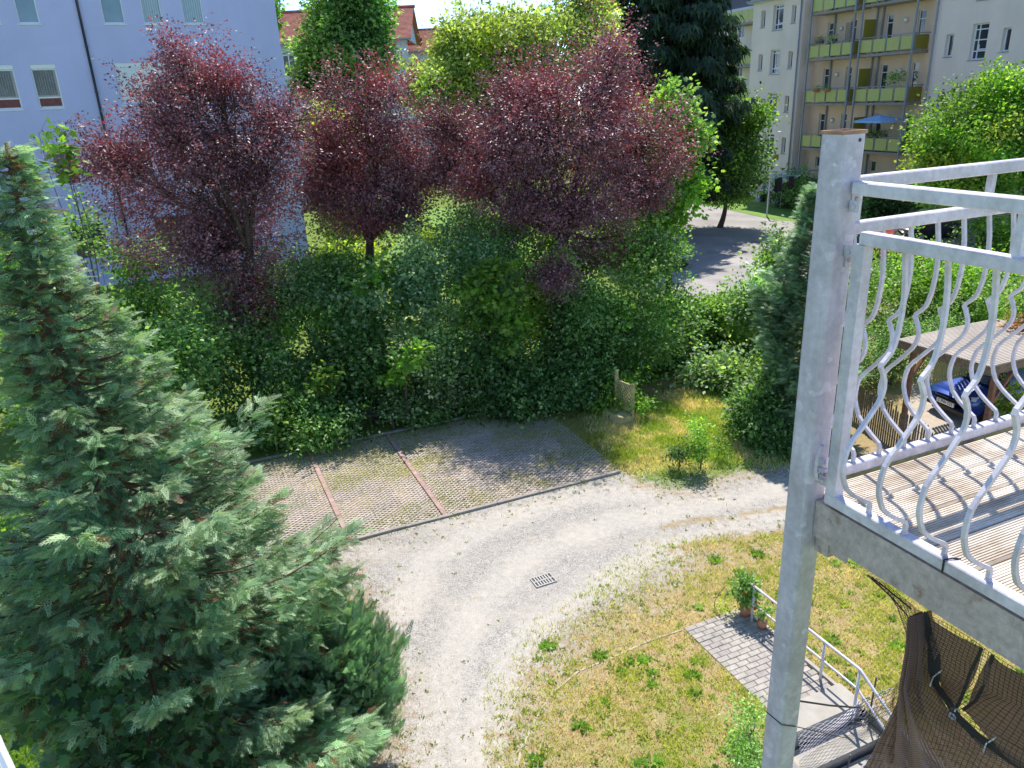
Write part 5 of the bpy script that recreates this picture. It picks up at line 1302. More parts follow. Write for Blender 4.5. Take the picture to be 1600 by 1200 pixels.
# handrail beside the path
HP = PF.p(0, PW + .03, 0); P1 = gz(1281, 1062)
lineP = P1
def onrail(px): X = hit(px, lineP, DA); return float((X - PATH_O) @ DA), float(X[2])
offR = float((P1 - PATH_O) @ DB)
t0 = onrail((1172, 909)); t1 = onrail((1343, 1048)); t2 = onrail((1386, 1137)); u0_ = onrail((1190, 952)); u1 = onrail((1340, 1082)); u2 = onrail((1372, 1140))
root = empty('handrail', lineP, 'galvanised two rail tube handrail beside the brick path and steps', 'handrail')
zt = (t0[1] + t1[1]) / 2; zu = zt * .52
def rp(s, z): return PF.p(s, offR, z)
m = MB(); m.tube([rp(t0[0], zt), rp(t1[0] - .03, zt), rp(t1[0] + .02, zt - .01), rp(t2[0] + .9, zt - .55 - (t2[0] + .9 - t1[0]) * .18)], .021, 10); m.build('top_rail', M['galv'], root, True)
m = MB(); m.tube([rp(t0[0] + .12, zu), rp(t1[0] - .03, zu), rp(t1[0] + .02, zu - .01), rp(t2[0] + .9, zu - .55 - (t2[0] + .9 - t1[0]) * .18)], .017, 10); m.build('lower_rail', M['galv'], root, True)
sp = float((P1 - PATH_O) @ DA)
for s in (t0[0] + .1, sp, t1[0] + .0):
    m = MB(); m.tube([rp(s, -.1 if s < t1[0] - .1 else -.6), rp(s, zt - .02)], .02, 10); m.build('post', M['galv'], root, True)
# plants at the end of the path
pp_ = PF.p(.18, PW - .05, 0)
root = empty('potted_plant', pp_, 'bushy potted plant with red flowers at the far end of the handrail', 'plant')
m = MB(); m.tube([pp_ + (0, 0, .02), pp_ + (0, 0, .10), pp_ + (0, 0, .20)], [.07, .09, .10], 12); m.build('pot', M['terracotta'], root, True)
(V, F, C), _ = crown([(pp_ + np.array([0, 0, .48]), (.20, .20, .33))], 1300, .07, T_POINT, 'dark', per=8, hole=0, pal2='mid', mix2=.5, crad=.08, up=.6)
stuff(arr_mesh('foliage', V, F, M['leaf'], root, C))
m = MB()
for d in ((.08, -.1, .62), (-.06, -.1, .5), (.12, -.08, .28), (.1, -.12, .2)):
    c = pp_ + np.array(d); m.tube([c, c + (0, -.01, .03), c + (0, -.01, .045)], [.02, .035, .012], 7)
m.build('flower', simple('red_petal', (.65, .06, .03), .6), root)
pp2 = PF.p(.55, PW - .03, 0)
root = empty('potted_plant', pp2, 'small terracotta pot with reddish stems in front of the bushy pot', 'plant')
m = MB(); m.tube([pp2 + (0, 0, .02), pp2 + (0, 0, .15)], [.06, .08], 12); m.build('pot', M['terracotta'], root, True)
(V, F, C), _ = crown([(pp2 + np.array([0, 0, .32]), (.14, .14, .14))], 220, .06, T_POINT, 'brown', per=6, hole=0, pal2='mid', mix2=.6, crad=.06)
stuff(arr_mesh('foliage', V, F, M['leaf'], root, C))
pp3 = PF.p(-.05, PW - .3, 0)
shrub('weed', 'yellow flowering weed at the corner of the brick path', [(pp3 + np.array([0, 0, .1]), (.09, .09, .1))], 130, .045, 'yellow', cat='weed', group=None, trunk_r=.006, hole=0, seed=60)

# wire mesh fence across the steps
def wire_grid(m, P00, P10, P01, nu, nv, r, hexa=True, wob=.01, sag=0):
    P00, P10, P01 = map(lambda a: np.array(a, float), (P00, P10, P01))
    def pt(u, v): 
        p = P00 + (P10 - P00) * u + (P01 - P00) * v
        return p + (np.array([math.sin(u * 9 + v * 5), math.cos(u * 7 - v * 6), math.sin(u * 11)]) * wob) - np.array([0, 0, sag * math.sin(u * math.pi)])
    for j in range(nv):
        line = []
        for i in range(nu * 2 + 1):
            u = i / (nu * 2); k = i % 4
            off = (0 if k in (0, 3) else 1) if j % 2 == 0 else (1 if k in (0, 3) else 0)
            line.append(pt(u, (j + off * .5 + .0) / nv))
        m.tube(line, r, 3, cap=False)
    return m
w0 = PF.p(sl + .18, -.1, -.35); w1 = PF.p(sl + .10, PW + .5, -.35)
root = empty('wire_fence', w0, 'loose chicken wire netting on thin rods across the steps', 'fence')
m = wire_grid(MB(), w0, w1, w0 + np.array([0, 0, .62]), 26, 17, .0028, wob=.02); stuff(m.build('wire_netting', M['galv'], root))
m = wire_grid(MB(), w0 + DA * .45 + (0, 0, -.5), w1 + DA * .45 + (0, 0, -.5), w0 + DA * .35 + np.array([0, 0, .1]), 26, 17, .0028, wob=.03); stuff(m.build('wire_netting', M['galv'], root))
for s, o_, h_ in ((.12, PW + .06, .75), (.5, PW - .1, .3), (.55, .35, .2)):
    m = MB(); m.tube([PF.p(sl + s, o_, -.7), PF.p(sl + s + .02, o_ + .02, h_ - .15)], .012, 6); m.build('rod', M['darkgrey'], root)

M['picket_dark'] = simple('dark_weathered_wood', (.15, .115, .075), .9, var=.35, scale=15)
# picket fence and patio beyond the balcony
f0 = gz(1328, 592, 1.0); f1 = gz(1452, 668, 1.0)
fd = f1 - f0; fd[2] = 0; FLn = np.linalg.norm(fd); fd /= FLn; FF = Frame((f0[0], f0[1], 0), fd, (fd[1], -fd[0], 0))
root = empty('picket_fence', FF.O, 'weathered chestnut picket fence beyond the balcony railing', 'fence')
for i in range(int((FLn + 1.0) / .085)):
    s = i * .085; h = .95 + random.uniform(-.06, .08); t_ = random.uniform(-.015, .015)
    m = MB(); m.add([FF.p(s - .018, 0, 0), FF.p(s + .018, 0, 0), FF.p(s + .018, .022, 0), FF.p(s - .018, .022, 0), FF.p(s - .018 + t_, 0, h), FF.p(s + .018 + t_, 0, h), FF.p(s + .018 + t_, .022, h), FF.p(s - .018 + t_, .022, h), FF.p(s + t_, .011, h + .06)],
                    [(0, 1, 5, 4), (1, 2, 6, 5), (2, 3, 7, 6), (3, 0, 4, 7), (4, 5, 8), (5, 6, 8), (6, 7, 8), (7, 4, 8)]); m.build('picket', M['picket_dark'], root)
for z in (.25, .75):
    m = MB(); m.tube([FF.p(-.1, -.012, z), FF.p(FLn + 1.0, -.012, z)], .008, 5); m.build('wire', M['darkgrey'], root)
pt0 = gz(1372, 484)
m = MB(); m.box(Frame(pt0, DB, KN), -1.3, 1.0, -.7, .7, 0, .05); struct(m.build('patio_slab', simple('terracotta_paving', (.36, .24, .19), .9, var=.2)))
sheet('carport_drive', [tuple(gz(*p)[:2]) for p in ((1405, 650), (1430, 590), (1560, 560), (1640, 640), (1560, 720), (1440, 700))], .004, simple('drive_slab', (.42, .35, .28), .9, var=.12))

# carport
RZ = 2.3
Lc = gz(1405, 532, RZ); Tc = gz(1552, 499, RZ); Fc = gz(1552, 575, RZ); Rc = Tc + Fc - Lc
cd = unit(Tc - Lc); cn = unit(Fc - Lc); CL = float(np.linalg.norm(Tc - Lc)); CW = float(np.linalg.norm(Fc - Lc))
KF = Frame((Lc[0], Lc[1], 0), cd, cn)
root = empty('carport', KF.O, 'timber carport with a corrugated flat roof over the blue car', 'carport')
m = MB(); n = 34; rows_ = [[], []]
for i in range(n * 4 + 1):
    o = CW * (i // 4 + (0, .62, .72, .9)[i % 4]) / n if i < n * 4 else CW; z = RZ + .045 + (-.03 if i % 4 in (2, 3) else 0)
    rows_[0].append(KF.p(-.08, o, z)); rows_[1].append(KF.p(CL + .08, o, z - .03))
k = len(rows_[0]); m.add(rows_[0] + rows_[1], [(i, i + 1, i + 1 + k, i + k) for i in range(k - 1)]); m.build('corrugated_roof', simple('beige_corrugated_sheet', (.43, .37, .31), .7, var=.15, scale=2), root)
for (a, b, c, d) in ((-.05, CL + .05, 0, .05), (-.05, CL + .05, CW - .05, CW), (-.05, 0, .05, CW - .05), (CL, CL + .05, .05, CW - .05)):
    m = MB(); m.box(KF, a, b, c, d, RZ - .17, RZ + .012); m.build('fascia', M['timber'], root)
for s in (.8, 1.6, 2.4):
    m = MB(); m.box(KF, s, s + .07, .055, CW - .055, RZ - .15, RZ - .02); m.build('rafter', M['timber'], root)
for s, o in ((.35, .15), (.35, CW - .15), (CL - .1, .15), (CL - .1, CW - .15)):
    m = MB(); m.box(KF, s - .05, s + .05, o - .05, o + .05, 0, RZ - .175); m.build('post', M['timber_red'], root)
for s, o in ((.35, .15), (CL - .1, .15), (.35, CW - .15)):
    m = MB(); m.tube([KF.p(s + .06, o, 1.4), KF.p(s + .65, o, RZ - .18)], .035, 4, square=cn); m.build('brace', M['timber_red'], root)
(V, F, C), _ = crown([(KF.p(CL * .92, CW * .45, RZ + .07), (.5, .6, .04))], 500, .10, T_OVAL, 'brown', per=6, hole=0)
tag(arr_mesh('leaf_litter', V, F, M['leaf'], None, C), 'brown fallen leaves lying on the carport roof', 'leaves', kind='stuff')
lroot = empty('wooden_screen', KF.p(2.0, CW + .1, 0), 'olive wooden slatted panel leaning behind the blue car under the carport', 'screen')
for i in range(16):
    m = MB(); m.box(KF, 1.35 + i * .1, 1.41 + i * .1, .02, .045, .95, 2.0); m.build('slat', simple('olive_wood', (.30, .28, .12), .8) if i == 0 else M_ol, lroot) if i else None
    if i == 0: M_ol = simple('olive_wood', (.30, .28, .12), .8); m.build('slat', M_ol, lroot)
for z in (1.0, 1.45, 1.9):
    m = MB(); m.box(KF, 1.3, 2.95, .048, .07, z, z + .05); m.build('rail', M_ol, lroot)

# ------------------------------------------------------------------ cars
def car(name, loc, ang, paint, label, L=3.9, W=1.66, Hh=1.48, plate=None):
    """nose points along +x of its own frame"""
    c, s = math.cos(ang), math.sin(ang)
    fr = Frame((loc[0], loc[1], loc[2]), (c, s, 0), (-s, c, 0))
    root = empty(name, fr.O, label, 'car')
    # side profile (x, z lower, z upper hood/roof) sections with width factor
    X = np.array([-.5, -.485, -.44, -.36, -.25, -.10, .05, .14, .24, .36, .44, .482, .5]) * L
    Zb = [.35, .26, .22, .20, .20, .20, .20, .20, .20, .21, .22, .26, .36]
    Zs = [.70, .86, .92, .94, .95, .95, .94, .93, .90, .84, .76, .68, .56]          # shoulder height
    Wf = [.70, .86, .95, .99, 1, 1, 1, 1, .99, .96, .90, .80, .66]
    m = MB(); vs = []; K = 9
    for x, zb, zs_, wf in zip(X, Zb, Zs, Wf):
        w = W / 2 * wf
        ring = [(-w * .86, zb), (-w * .98, zb + .12), (-w, (zb + zs_) / 2), (-w * .985, zs_ - .10), (-w * .86, zs_), (-w * .4, zs_ + .035), (0, zs_ + .045)]
        ring = ring + [(-a, z) for a, z in ring[-2::-1]]
        vs += [fr.p(x, a, z) for a, z in ring]
    K = 13; fs = []
    for i in range(len(X) - 1):
        for j in range(K - 1): fs.append((i * K + j, i * K + j + 1, (i + 1) * K + j + 1, (i + 1) * K + j))
        fs.append((i * K + K - 1, i * K, (i + 1) * K, (i + 1) * K + K - 1))
    fs.append(tuple(range(K))); fs.append(tuple((len(X) - 1) * K + k for k in range(K - 1, -1, -1)))
    m.add(vs, fs); m.build('body', M[paint], root, True)
    # cabin: glass house and roof
    gx = [(-.47, .90), (-.40, 1.30), (-.30, Hh - .06), (-.10, Hh), (.10, Hh - .03), (.17, Hh - .13), (.32, .93)]
    m = MB(); vs = []
    for x, z in gx:
        t_ = (z - .9) / (Hh - .9); w = W / 2 * (.90 - .16 * t_)
        vs += [fr.p(x * L, -W / 2 * .90, .88), fr.p(x * L, -w, z - .02), fr.p(x * L, -w * .6, z + .01), fr.p(x * L, w * .6, z + .01), fr.p(x * L, w, z - .02), fr.p(x * L, W / 2 * .90, .88)]
    fs = []
    for i in range(len(gx) - 1):
        for j in range(5): fs.append((i * 6 + j, i * 6 + j + 1, (i + 1) * 6 + j + 1, (i + 1) * 6 + j))
    m.add(vs, fs); m.build('window_glass', M['glass'], root, True)
    m = MB(); vs = []
    rx = [(-.40, 1.31), (-.30, Hh - .05), (-.10, Hh + .012), (.09, Hh - .015), (.155, Hh - .08)]
    for x, z in rx:
        w = W / 2 * (.90 - .16 * (z - .9) / (Hh - .9)) + .012
        vs += [fr.p(x * L, -w, z - .035), fr.p(x * L, -w * .6, z + .014), fr.p(x * L, w * .6, z + .014), fr.p(x * L, w, z - .035)]
    m.add(vs, [(i * 4 + j, i * 4 + j + 1, (i + 1) * 4 + j + 1, (i + 1) * 4 + j) for i in range(4) for j in range(3)])
    for sd in (-1, 1):   # pillars
        for a, b in (((.32, .93), (.155, Hh - .08)), ((.0, .93), (-.02, Hh - .03)), ((-.22, .94), (-.24, Hh - .05)), ((-.46, .93), (-.40, 1.3))):
            wa = W / 2 * .905; wb = W / 2 * (.90 - .16 * (b[1] - .9) / (Hh - .9)) + .01
            m.tube([fr.p(a[0] * L, sd * wa, a[1] - .03), fr.p(b[0] * L, sd * wb, b[1])], .03, 4)
    m.build('roof', M[paint], root)
    for x in (-.31 * L, .31 * L):
        for sd in (-1, 1):
            m = MB(); a = fr.p(x, sd * (W / 2 - .19), .31); b = fr.p(x, sd * (W / 2 + .012), .31); m.tube([a, b], .31, 20); wh = m.build('wheel', M['black'], root, False)
            m = MB(); m.tube([b, b + fr.do * sd * .012], .19, 14); m.build('rim', M['galv'], wh)
    for sd in (-1, 1):
        m = MB(); a = fr.p(.455 * L, sd * W * .33, .66); m.add([a + fr.ds * dx * L + fr.do * sd * dy + np.array([0, 0, dz]) for dx, dy, dz in ((.0, .13, .09), (.018, -.10, .03), (.040, -.14, -.06), (.037, .02, -.10), (.0, .16, -.07), (-.03, .14, .10), (-.02, -.05, .07))], [(5, 6, 1, 0), (0, 1, 2, 3), (0, 3, 4), (5, 0, 4)]); m.build('headlight', M['lamp'], root, False)
        m = MB(); a = fr.p(.19 * L, sd * (W / 2 + .06), .97); m.tube([fr.p(.19 * L, sd * (W / 2 - .06), .93), a, a + fr.do * sd * .12], [.02, .07, .05], 8); m.build('mirror', M[paint], root, True)
        m = MB(); m.box(fr, -.492 * L, -.46 * L, sd * W * .36 - .06, sd * W * .36 + .06, .68, .92); m.build('tail_light', M['redbrown'], root)
    m = MB(); m.add([fr.p(.493 * L, -.40, .58), fr.p(.493 * L, .40, .58), fr.p(.505 * L, .30, .42), fr.p(.505 * L, -.30, .42), fr.p(.48 * L, -.38, .58), fr.p(.48 * L, .38, .58)], [(0, 1, 2, 3), (0, 4, 5, 1)])
    for i in range(3): m.box(fr, .50 * L, .508 * L, -.33, .33, .445 + i * .045, .452 + i * .045)
    m.build('grille', M['black'], root)
    m = MB(); m.box(fr, .49 * L, .503 * L, -W * .36, W * .36, .22, .31); m.build('bumper_intake', M['black'], root)
    m = MB(); m.tube([fr.p(.25 * L, -.5, .955), fr.p(.20 * L, .1, 1.06)], .009, 4); m.tube([fr.p(.25 * L, .1, .975), fr.p(.20 * L, .55, 1.04)], .009, 4); m.build('wiper', M['black'], root)
    if plate:
        m = MB(); m.box(fr, .503 * L, .511 * L, -.26, .26, .355, .465); p = m.build('number_plate', M['white'], root)
        t = bpy.data.curves.new('plate_text', 'FONT'); t.body = plate; t.size = .105; t.align_x = 'CENTER'; t.align_y = 'CENTER'; t.extrude = .001
        to = bpy.data.objects.new('lettering', t); COL.objects.link(to); t.materials.append(M['black'])
        dg = bpy.context.evaluated_depsgraph_get(); me = bpy.data.meshes.new_from_object(to.evaluated_get(dg)); bpy.data.objects.remove(to)
        lo = bpy.data.objects.new('lettering', me); COL.objects.link(lo); lo.parent = p
        P = fr.p(.5125 * L, 0, .41) - fr.O
        xr = -fr.do * -1; # reading direction as seen from the front
        R3 = Matrix((( -fr.do[0] * -1, 0, fr.ds[0]), (fr.do[1], 0, fr.ds[1]), (0, 1, 0))).to_4x4()
        R3.translation = Vector(P); lo.matrix_local = R3
    return root
M['lamp'] = simple('headlamp_glass', (.62, .62, .60), .12, var=.1, spec=.9)
h1 = gz(1456, 600, .65); h2_ = gz(1522, 627, .65); hc = (h1 + h2_) / 2
nose = -unit(np.array([ (h1 - h2_)[1] * -1, (h1 - h2_)[0], 0])) ; 
if nose @ DB > 0: nose = -nose
cc = np.array([hc[0], hc[1], 0]) - nose * (3.6 * .46)
car('parked_car', cc, math.atan2(nose[1], nose[0]), 'car_blue', 'dark blue hatchback parked nose out under the carport', L=3.6, W=1.62, Hh=1.5, plate='C PW 721')
rc = gz(1382, 392, .6); car('parked_car', (rc[0], rc[1] + .6, 0), math.radians(-35), 'car_red', 'red car behind the hedge beyond the railings', L=4.0)
rc = gz(1458, 356, .7); car('parked_car', (rc[0], rc[1] + .8, 0), math.radians(205), 'car_dark', 'black car on the small car park below the round tree', L=4.2)
rc = gz(1046, 388, .7); car('parked_car', (rc[0] - .6, rc[1], 0), math.radians(-75), 'car_silver', 'silver car at the left edge of the courtyard half hidden by leaves', L=4.2)

# rotary clothes dryer, lamp pole, cameras
rc = gz(1219, 325); root = empty('clothes_dryer', rc, 'rotary clothes dryer with blue lines and washing on the mown lawn', 'clothes dryer')
m = MB(); m.tube([rc, rc + (0, 0, 2.2)], .03, 8); m.build('pole', M['galv'], root)
arms = []
for i in range(4):
    a = math.radians(20 + 90 * i); d = np.array([math.cos(a), math.sin(a), 0]); e = rc + d * 1.75 + (0, 0, 2.35); arms.append((rc + (0, 0, 1.7), e))
    m = MB(); m.tube([rc + (0, 0, 1.7), e], .02, 6); m.build('arm', M['white'], root)
m = MB()
for t_ in (.45, .6, .75, .9, 1.0):
    pts = [a + (b - a) * t_ for a, b in arms]; m.tube(pts + [pts[0]], .012, 3, cap=False)
m.build('line', M['bluecloth'], root)
for i, (s, c_) in enumerate(((.55, (.02, .02, .03)), (.7, (.03, .02, .03)), (.6, (.7, .7, .72)), (.85, (.05, .02, .03)))):
    a = arms[2][0] + (arms[2][1] - arms[2][0]) * s; b = arms[3][0] + (arms[3][1] - arms[3][0]) * s
    u = .2 + .18 * i; p = a + (b - a) * u; q = a + (b - a) * (u + .16)
    hgt = .9 if i != 2 else .25; m = MB(); m.add([p, q, q + (.03, 0, -hgt), (p + q) / 2 + (0, .05, -hgt * 1.05), p + (-.02, .02, -hgt * .9), p + (0, .04, 0), q + (0, .04, 0), q + (.05, .05, -hgt), p + (0, .07, -hgt * .9)], [(0, 1, 2, 3, 4), (5, 8, 7, 6), (0, 5, 6, 1), (1, 6, 7, 2)])
    tag(m.build('garment', simple('garment_cloth_%s' % 'abcd'[i], c_, .9), root=p), ['black trousers hanging on the rotary dryer nearest its pole', 'dark long garment hanging beside the trousers on the dryer', 'white cloth folded over the blue dryer lines', 'dark red top hanging at the outer dryer line'][i], 'clothing', 'washing on the dryer')
rc = gz(1198, 338); root = empty('lamp_pole', rc, 'thin steel pole with a square floodlight and cameras on the mown lawn', 'lamp pole')
m = MB(); m.tube([rc, rc + (.05, 0, 3.9)], .05, 8); m.build('pole', M['galv'], root)
m = MB(); m.box(WORLD, rc[0] + .10, rc[0] + .45, rc[1] - .1, rc[1] - .02, 3.55, 3.9); m.build('floodlight', M['olive'], root)
for dx in (-.45, -.2): 
    m = MB(); m.tube([rc + (dx, -.05, 3.8), rc + (dx - .22, -.2, 3.9)], .06, 8); m.build('camera', M['darkgrey'], root)
m = MB(); m.tube([rc + (-.6, -.05, 3.72), rc + (.3, -.05, 3.72)], .02, 6); m.build('cross_arm', M['darkgrey'], root)
rc = CF.p(.6, 1.2, 0); m = MB(); m.tube([rc + (0, 0, .05), rc + (0, 0, .5), rc + (0, 0, .75)], [.25, .28, .1], 10); tag(m.build('bin', M['black'], root=rc), 'small black bin standing beside the dryer on the lawn', 'bin')

# ------------------------------------------------------------------ the neighbouring balcony
P0 = gz(1287, 787, 6.61)                      # near rail plane passes here
BF = Frame((P0[0], P0[1], 0), DA * 1.0, DB * 1.0)   # s towards the viewer along the near rail, o inwards to the right
balc = empty('balcony', BF.p(.6, 1.0, 6.4), 'neighbouring galvanised steel balcony with curved balusters and a grooved wooden deck', 'balcony')
def rail_bar(name, p, q, w, h, mat='galv', parent=balc, bev=.004):
    """square tube between two points (top centre line given), rounded edges"""
    p = np.array(p); q = np.array(q); d = unit(q - p); sd = np.cross(d, [0, 0, 1.0]); up = np.array([0, 0, 1.0])
    prof = [(-w / 2 + bev, 0), (w / 2 - bev, 0), (w / 2, -bev), (w / 2, -h + bev), (w / 2 - bev, -h), (-w / 2 + bev, -h), (-w / 2, -h + bev), (-w / 2, -bev)]
    vs = [p + sd * a + up * b for a, b in prof] + [q + sd * a + up * b for a, b in prof]
    m = MB(); m.add(vs, [(i, (i + 1) % 8, 8 + (i + 1) % 8, 8 + i) for i in range(8)] + [tuple(range(7, -1, -1)), tuple(range(8, 16))])
    return m.build(name, M[mat], parent)
# post: square tube, near corner at E
E_ = P0 - DA * .042 - DB * .044
sz = .094
def post_tube():
    b = .012; prof = [(0, b), (0, sz - b), (b * .3, sz - b * .3), (b, sz), (sz - b, sz), (sz - b * .3, sz - b * .3), (sz, sz - b), (sz, b), (sz - b * .3, b * .3), (sz - b, 0), (b, 0), (b * .3, b * .3)]
    zt_ = 7.862; zs_ = [0, 3, 5.2, 6.4, 7.4, zt_]
    vs = [E_ - DA * a + DB * c + np.array([0, 0, z - E_[2]]) for z in zs_ for a, c in prof]
    n = len(prof); fs = [(k * n + i, k * n + (i + 1) % n, (k + 1) * n + (i + 1) % n, (k + 1) * n + i) for k in range(len(zs_) - 1) for i in range(n)]
    # inner rim
    t = .006; inn = [(min(max(a, t), sz - t), min(max(c, t), sz - t)) for a, c in prof]
    b0 = len(vs); vs += [E_ - DA * a + DB * c + np.array([0, 0, zt_ - E_[2]]) for a, c in inn] + [E_ - DA * a + DB * c + np.array([0, 0, zt_ - .12 - E_[2]]) for a, c in inn]
    top = (len(zs_) - 1) * n
    fs += [(top + i, top + (i + 1) % n, b0 + (i + 1) % n, b0 + i) for i in range(n)] + [(b0 + i, b0 + (i + 1) % n, b0 + n + (i + 1) % n, b0 + n + i) for i in range(n)] + [tuple(b0 + n + i for i in range(n))]
    m = MB(); m.add(vs, fs); return m
root_post = post_tube().build('balcony_post', M['galv_post'], balc)
m = MB(); zt_ = 7.862
prof = [(-.001, -.001), (-.001, sz + .001), (sz + .001, sz + .001), (sz + .001, -.001)]; inn = [(.007, .007), (.007, sz - .007), (sz - .007, sz - .007), (sz - .007, .007)]
zz = lambda a: a
lo_ = [E_ - DA * a + DB * c + np.array([0, 0, zt_ - .009 - E_[2]]) for a, c in prof]; hi = [E_ - DA * a + DB * c + np.array([0, 0, zt_ + .002 - E_[2]]) for a, c in prof]; hi2 = [E_ - DA * a + DB * c + np.array([0, 0, zt_ + .002 - E_[2]]) for a, c in inn]; lo2 = [E_ - DA * a + DB * c + np.array([0, 0, zt_ - .03 - E_[2]]) for a, c in inn]
m.add(lo_ + hi + hi2 + lo2, [(i, (i + 1) % 4, 4 + (i + 1) % 4, 4 + i) for i in range(4)] + [(4 + i, 4 + (i + 1) % 4, 8 + (i + 1) % 4, 8 + i) for i in range(4)] + [(8 + i, 8 + (i + 1) % 4, 12 + (i + 1) % 4, 12 + i) for i in range(4)] + [(12, 13, 14, 15)])
m.build('rusty_rim', M['rust'], root_post)
hp = E_ + DB * .066 + np.array([0, 0, 7.835 - E_[2]]); m = MB(); m.tube([hp + DA * .0012, hp + DA * .0022], .0055, 12); m.build('bolt_hole_shade', M['black'], root_post)  # flat black disc, the shade inside a hole put in as colour
# rails: near side (towards viewer) and far side (to the right)
NR = .02
NE = 1.75
zTop, zMid, zBot = 7.715, 7.568, 6.655
for z, s0, nm, h in ((zTop, -.03, 'top_rail', .04), (zMid, .02, 'middle_rail', .04), (zBot, .0, 'bottom_rail', .042)):
    rail_bar(nm, BF.p(s0, NR, z), BF.p(NE, NR, z), .04, h)
FO = -.12; FE = 3.2
for z, nm, h in ((zTop, 'top_rail', .042), (zMid - .0, 'middle_rail', .04), (zBot, 'bottom_rail', .042)):
    rail_bar(nm, BF.p(FO + .02 - .03, .055, z), BF.p(FO + .02 - .03, FE, z), .04, h)
# corner stile on the near rail and on the far rail
m = MB(); m.box(BF, .0, .042, 0.0, .04, zBot + .0, zMid - .0405); m.build('stile', M['galv'], balc)
m = MB(); m.box(BF, FO - .03, FO + .01, .055, .095, zBot, zMid - .0405); m.build('stile', M['galv'], balc)
for z in (7.64, 7.50, 6.69):
    m = MB(); m.box(BF, -.0395, -.0012, .006, .011, z - .018, z + .018); pl_ = m.build('fixing_plate', M['galv'], balc)
    m = MB(); c = BF.p(-.02, .0058, z); m.tube([c, c - DB * .006], .007, 6); m.build('bolt', M['galv'], pl_)
for z, dz in ((7.66, 0), (7.47, 0), (6.70, 0)):
    c = E_ + DB * (sz - .02) + np.array([0, 0, z - E_[2]]) + DA * .001
    m = MB(); m.box(Frame(c, DB, DA), -.016, .026, 0, .004, -.022, .022); lu = m.build('lug', M['galv'], balc)
    m = MB(); m.tube([c + DA * .004, c + DA * .012], .0085, 6); m.build('bolt', M['galv_beam'], lu)
# balusters
PROF = [(0, -.003), (0, .030), (.006, .042), (.045, .064), (.0825, .088), (.115, .118), (.131, .150), (.141, .18), (.143, .204), (.140, .235), (.1327, .266), (.112, .297), (.090, .320), (.055, .362), (.026, .398), (.013, .425), (.009, .448), (.012, .475), (.024, .503), (.036, .522), (.030, .532), (.016, .545), (.0, .562), (-.010, .584), (-.019, .625), (-.0235, .68), (-.0235, .73), (-.015, .80), (-.005, .85), (0, .875)]
def baluster(s, o, outd, along):
    m = MB(); m.tube([BF.p(s, o, zBot + z) + outd * a for a, z in PROF], .0062, 4, square=along)
    m2 = MB(); m2.v = m.v; m2.f = m.f; return m2
for k in range(12):
    s = .171 + (k) * .1405
    if s > NE: break
    baluster(s, NR, -DB, DA).build('baluster', M['galv'], balc, False)
for k in range(12):
    s = .171 + k * .1405
    if s > NE: break
    m = MB(); m.tube([BF.p(s, NR, zBot - .001), BF.p(s, NR, zBot + .004), BF.p(s, NR, zBot + .008)], [.012, .0105, .007], 8); m.build('weld_bead', M['galv'], balc, True)
for k in range(22):
    o = .137 + k * .1318
    baluster(FO - .01, o, -DA, DB).build('baluster', M['galv'], balc, False)
for s in (.50, 1.15, 1.7):
    m = MB(); m.box(BF, s - .011, s + .011, NR - .011, NR + .011, zMid, zTop - .0405); m.build('spacer', M['galv'], balc)
for o in (.135, .776, 1.6, 2.4):
    m = MB(); m.box(BF, FO - .021, FO + .001, o - .011, o + .011, zMid, zTop - .0425); m.build('spacer', M['galv'], balc)
# curl of the neighbouring panel seen by the post
c0 = BF.p(-.015, -.018, 6.80)
m = MB(); m.tube([c0 + np.array([0, 0, z]) - DB * a for a, z in ((.0, -.10), (.014, -.09), (.022, -.05), (.022, .0), (.012, .03), (0, .035))], .006, 6); m.build('scroll', M['galv'], balc, True)
m = MB(); m.tube([BF.p(-.02, -.006, 6.74), BF.p(-.02, -.03, 6.74)], .011, 8); m.tube([BF.p(-.02, -.006, 6.77), BF.p(-.02, -.022, 6.77)], .016, 8); m.build('bolt', M['galv'], balc)
# deck boards with grooves
DZ = 6.615; pw = .0795 * 1.83
nb = 14
def plank(s0, w, o0, o1):
    prof = []; ng = 13; e = .006
    prof.append((e, DZ)); step = (w - 2 * e) / ng
    for i in range(ng):
        a = e + i * step
        prof += [(a + step * .50, DZ), (a + step * .60, DZ - .0032), (a + step * .90, DZ - .0032), (a + step, DZ)]
    prof += [(w, DZ - .006), (w, DZ - .027), (0, DZ - .027), (0, DZ - .006)]
    vs = [BF.p(s0 + a, o0, z) for a, z in prof] + [BF.p(s0 + a, o1, z) for a, z in prof]; n = len(prof)
    m = MB(); m.add(vs, [(i, (i + 1) % n, n + (i + 1) % n, n + i) for i in range(n)] + [tuple(range(n - 1, -1, -1)), tuple(range(n, 2 * n))])
    return m
for i in range(nb):
    s0 = FO + .028 + i * (pw + .006)
    if s0 > NE: break
    c = BF.p(s0, .045, DZ)
    o = plank(s0, pw, .047, 3.2).build('deck_board', M['deck'], balc)
    # object space along the board for the grain
    me = o.data; R = Matrix(((DB[0], DA[0], 0), (DB[1], DA[1], 0), (0, 0, 1))).to_4x4(); R.translation = Vector(c) - Vector(parent_loc(balc)); Ri = R.inverted()
    me.transform(Ri); o.matrix_local = R
    for oo in (.12, .75, 1.4, 2.1):
        for ds_ in (.035, pw - .035):
            if i % 2 == 0 or ds_ < .1:
                pass
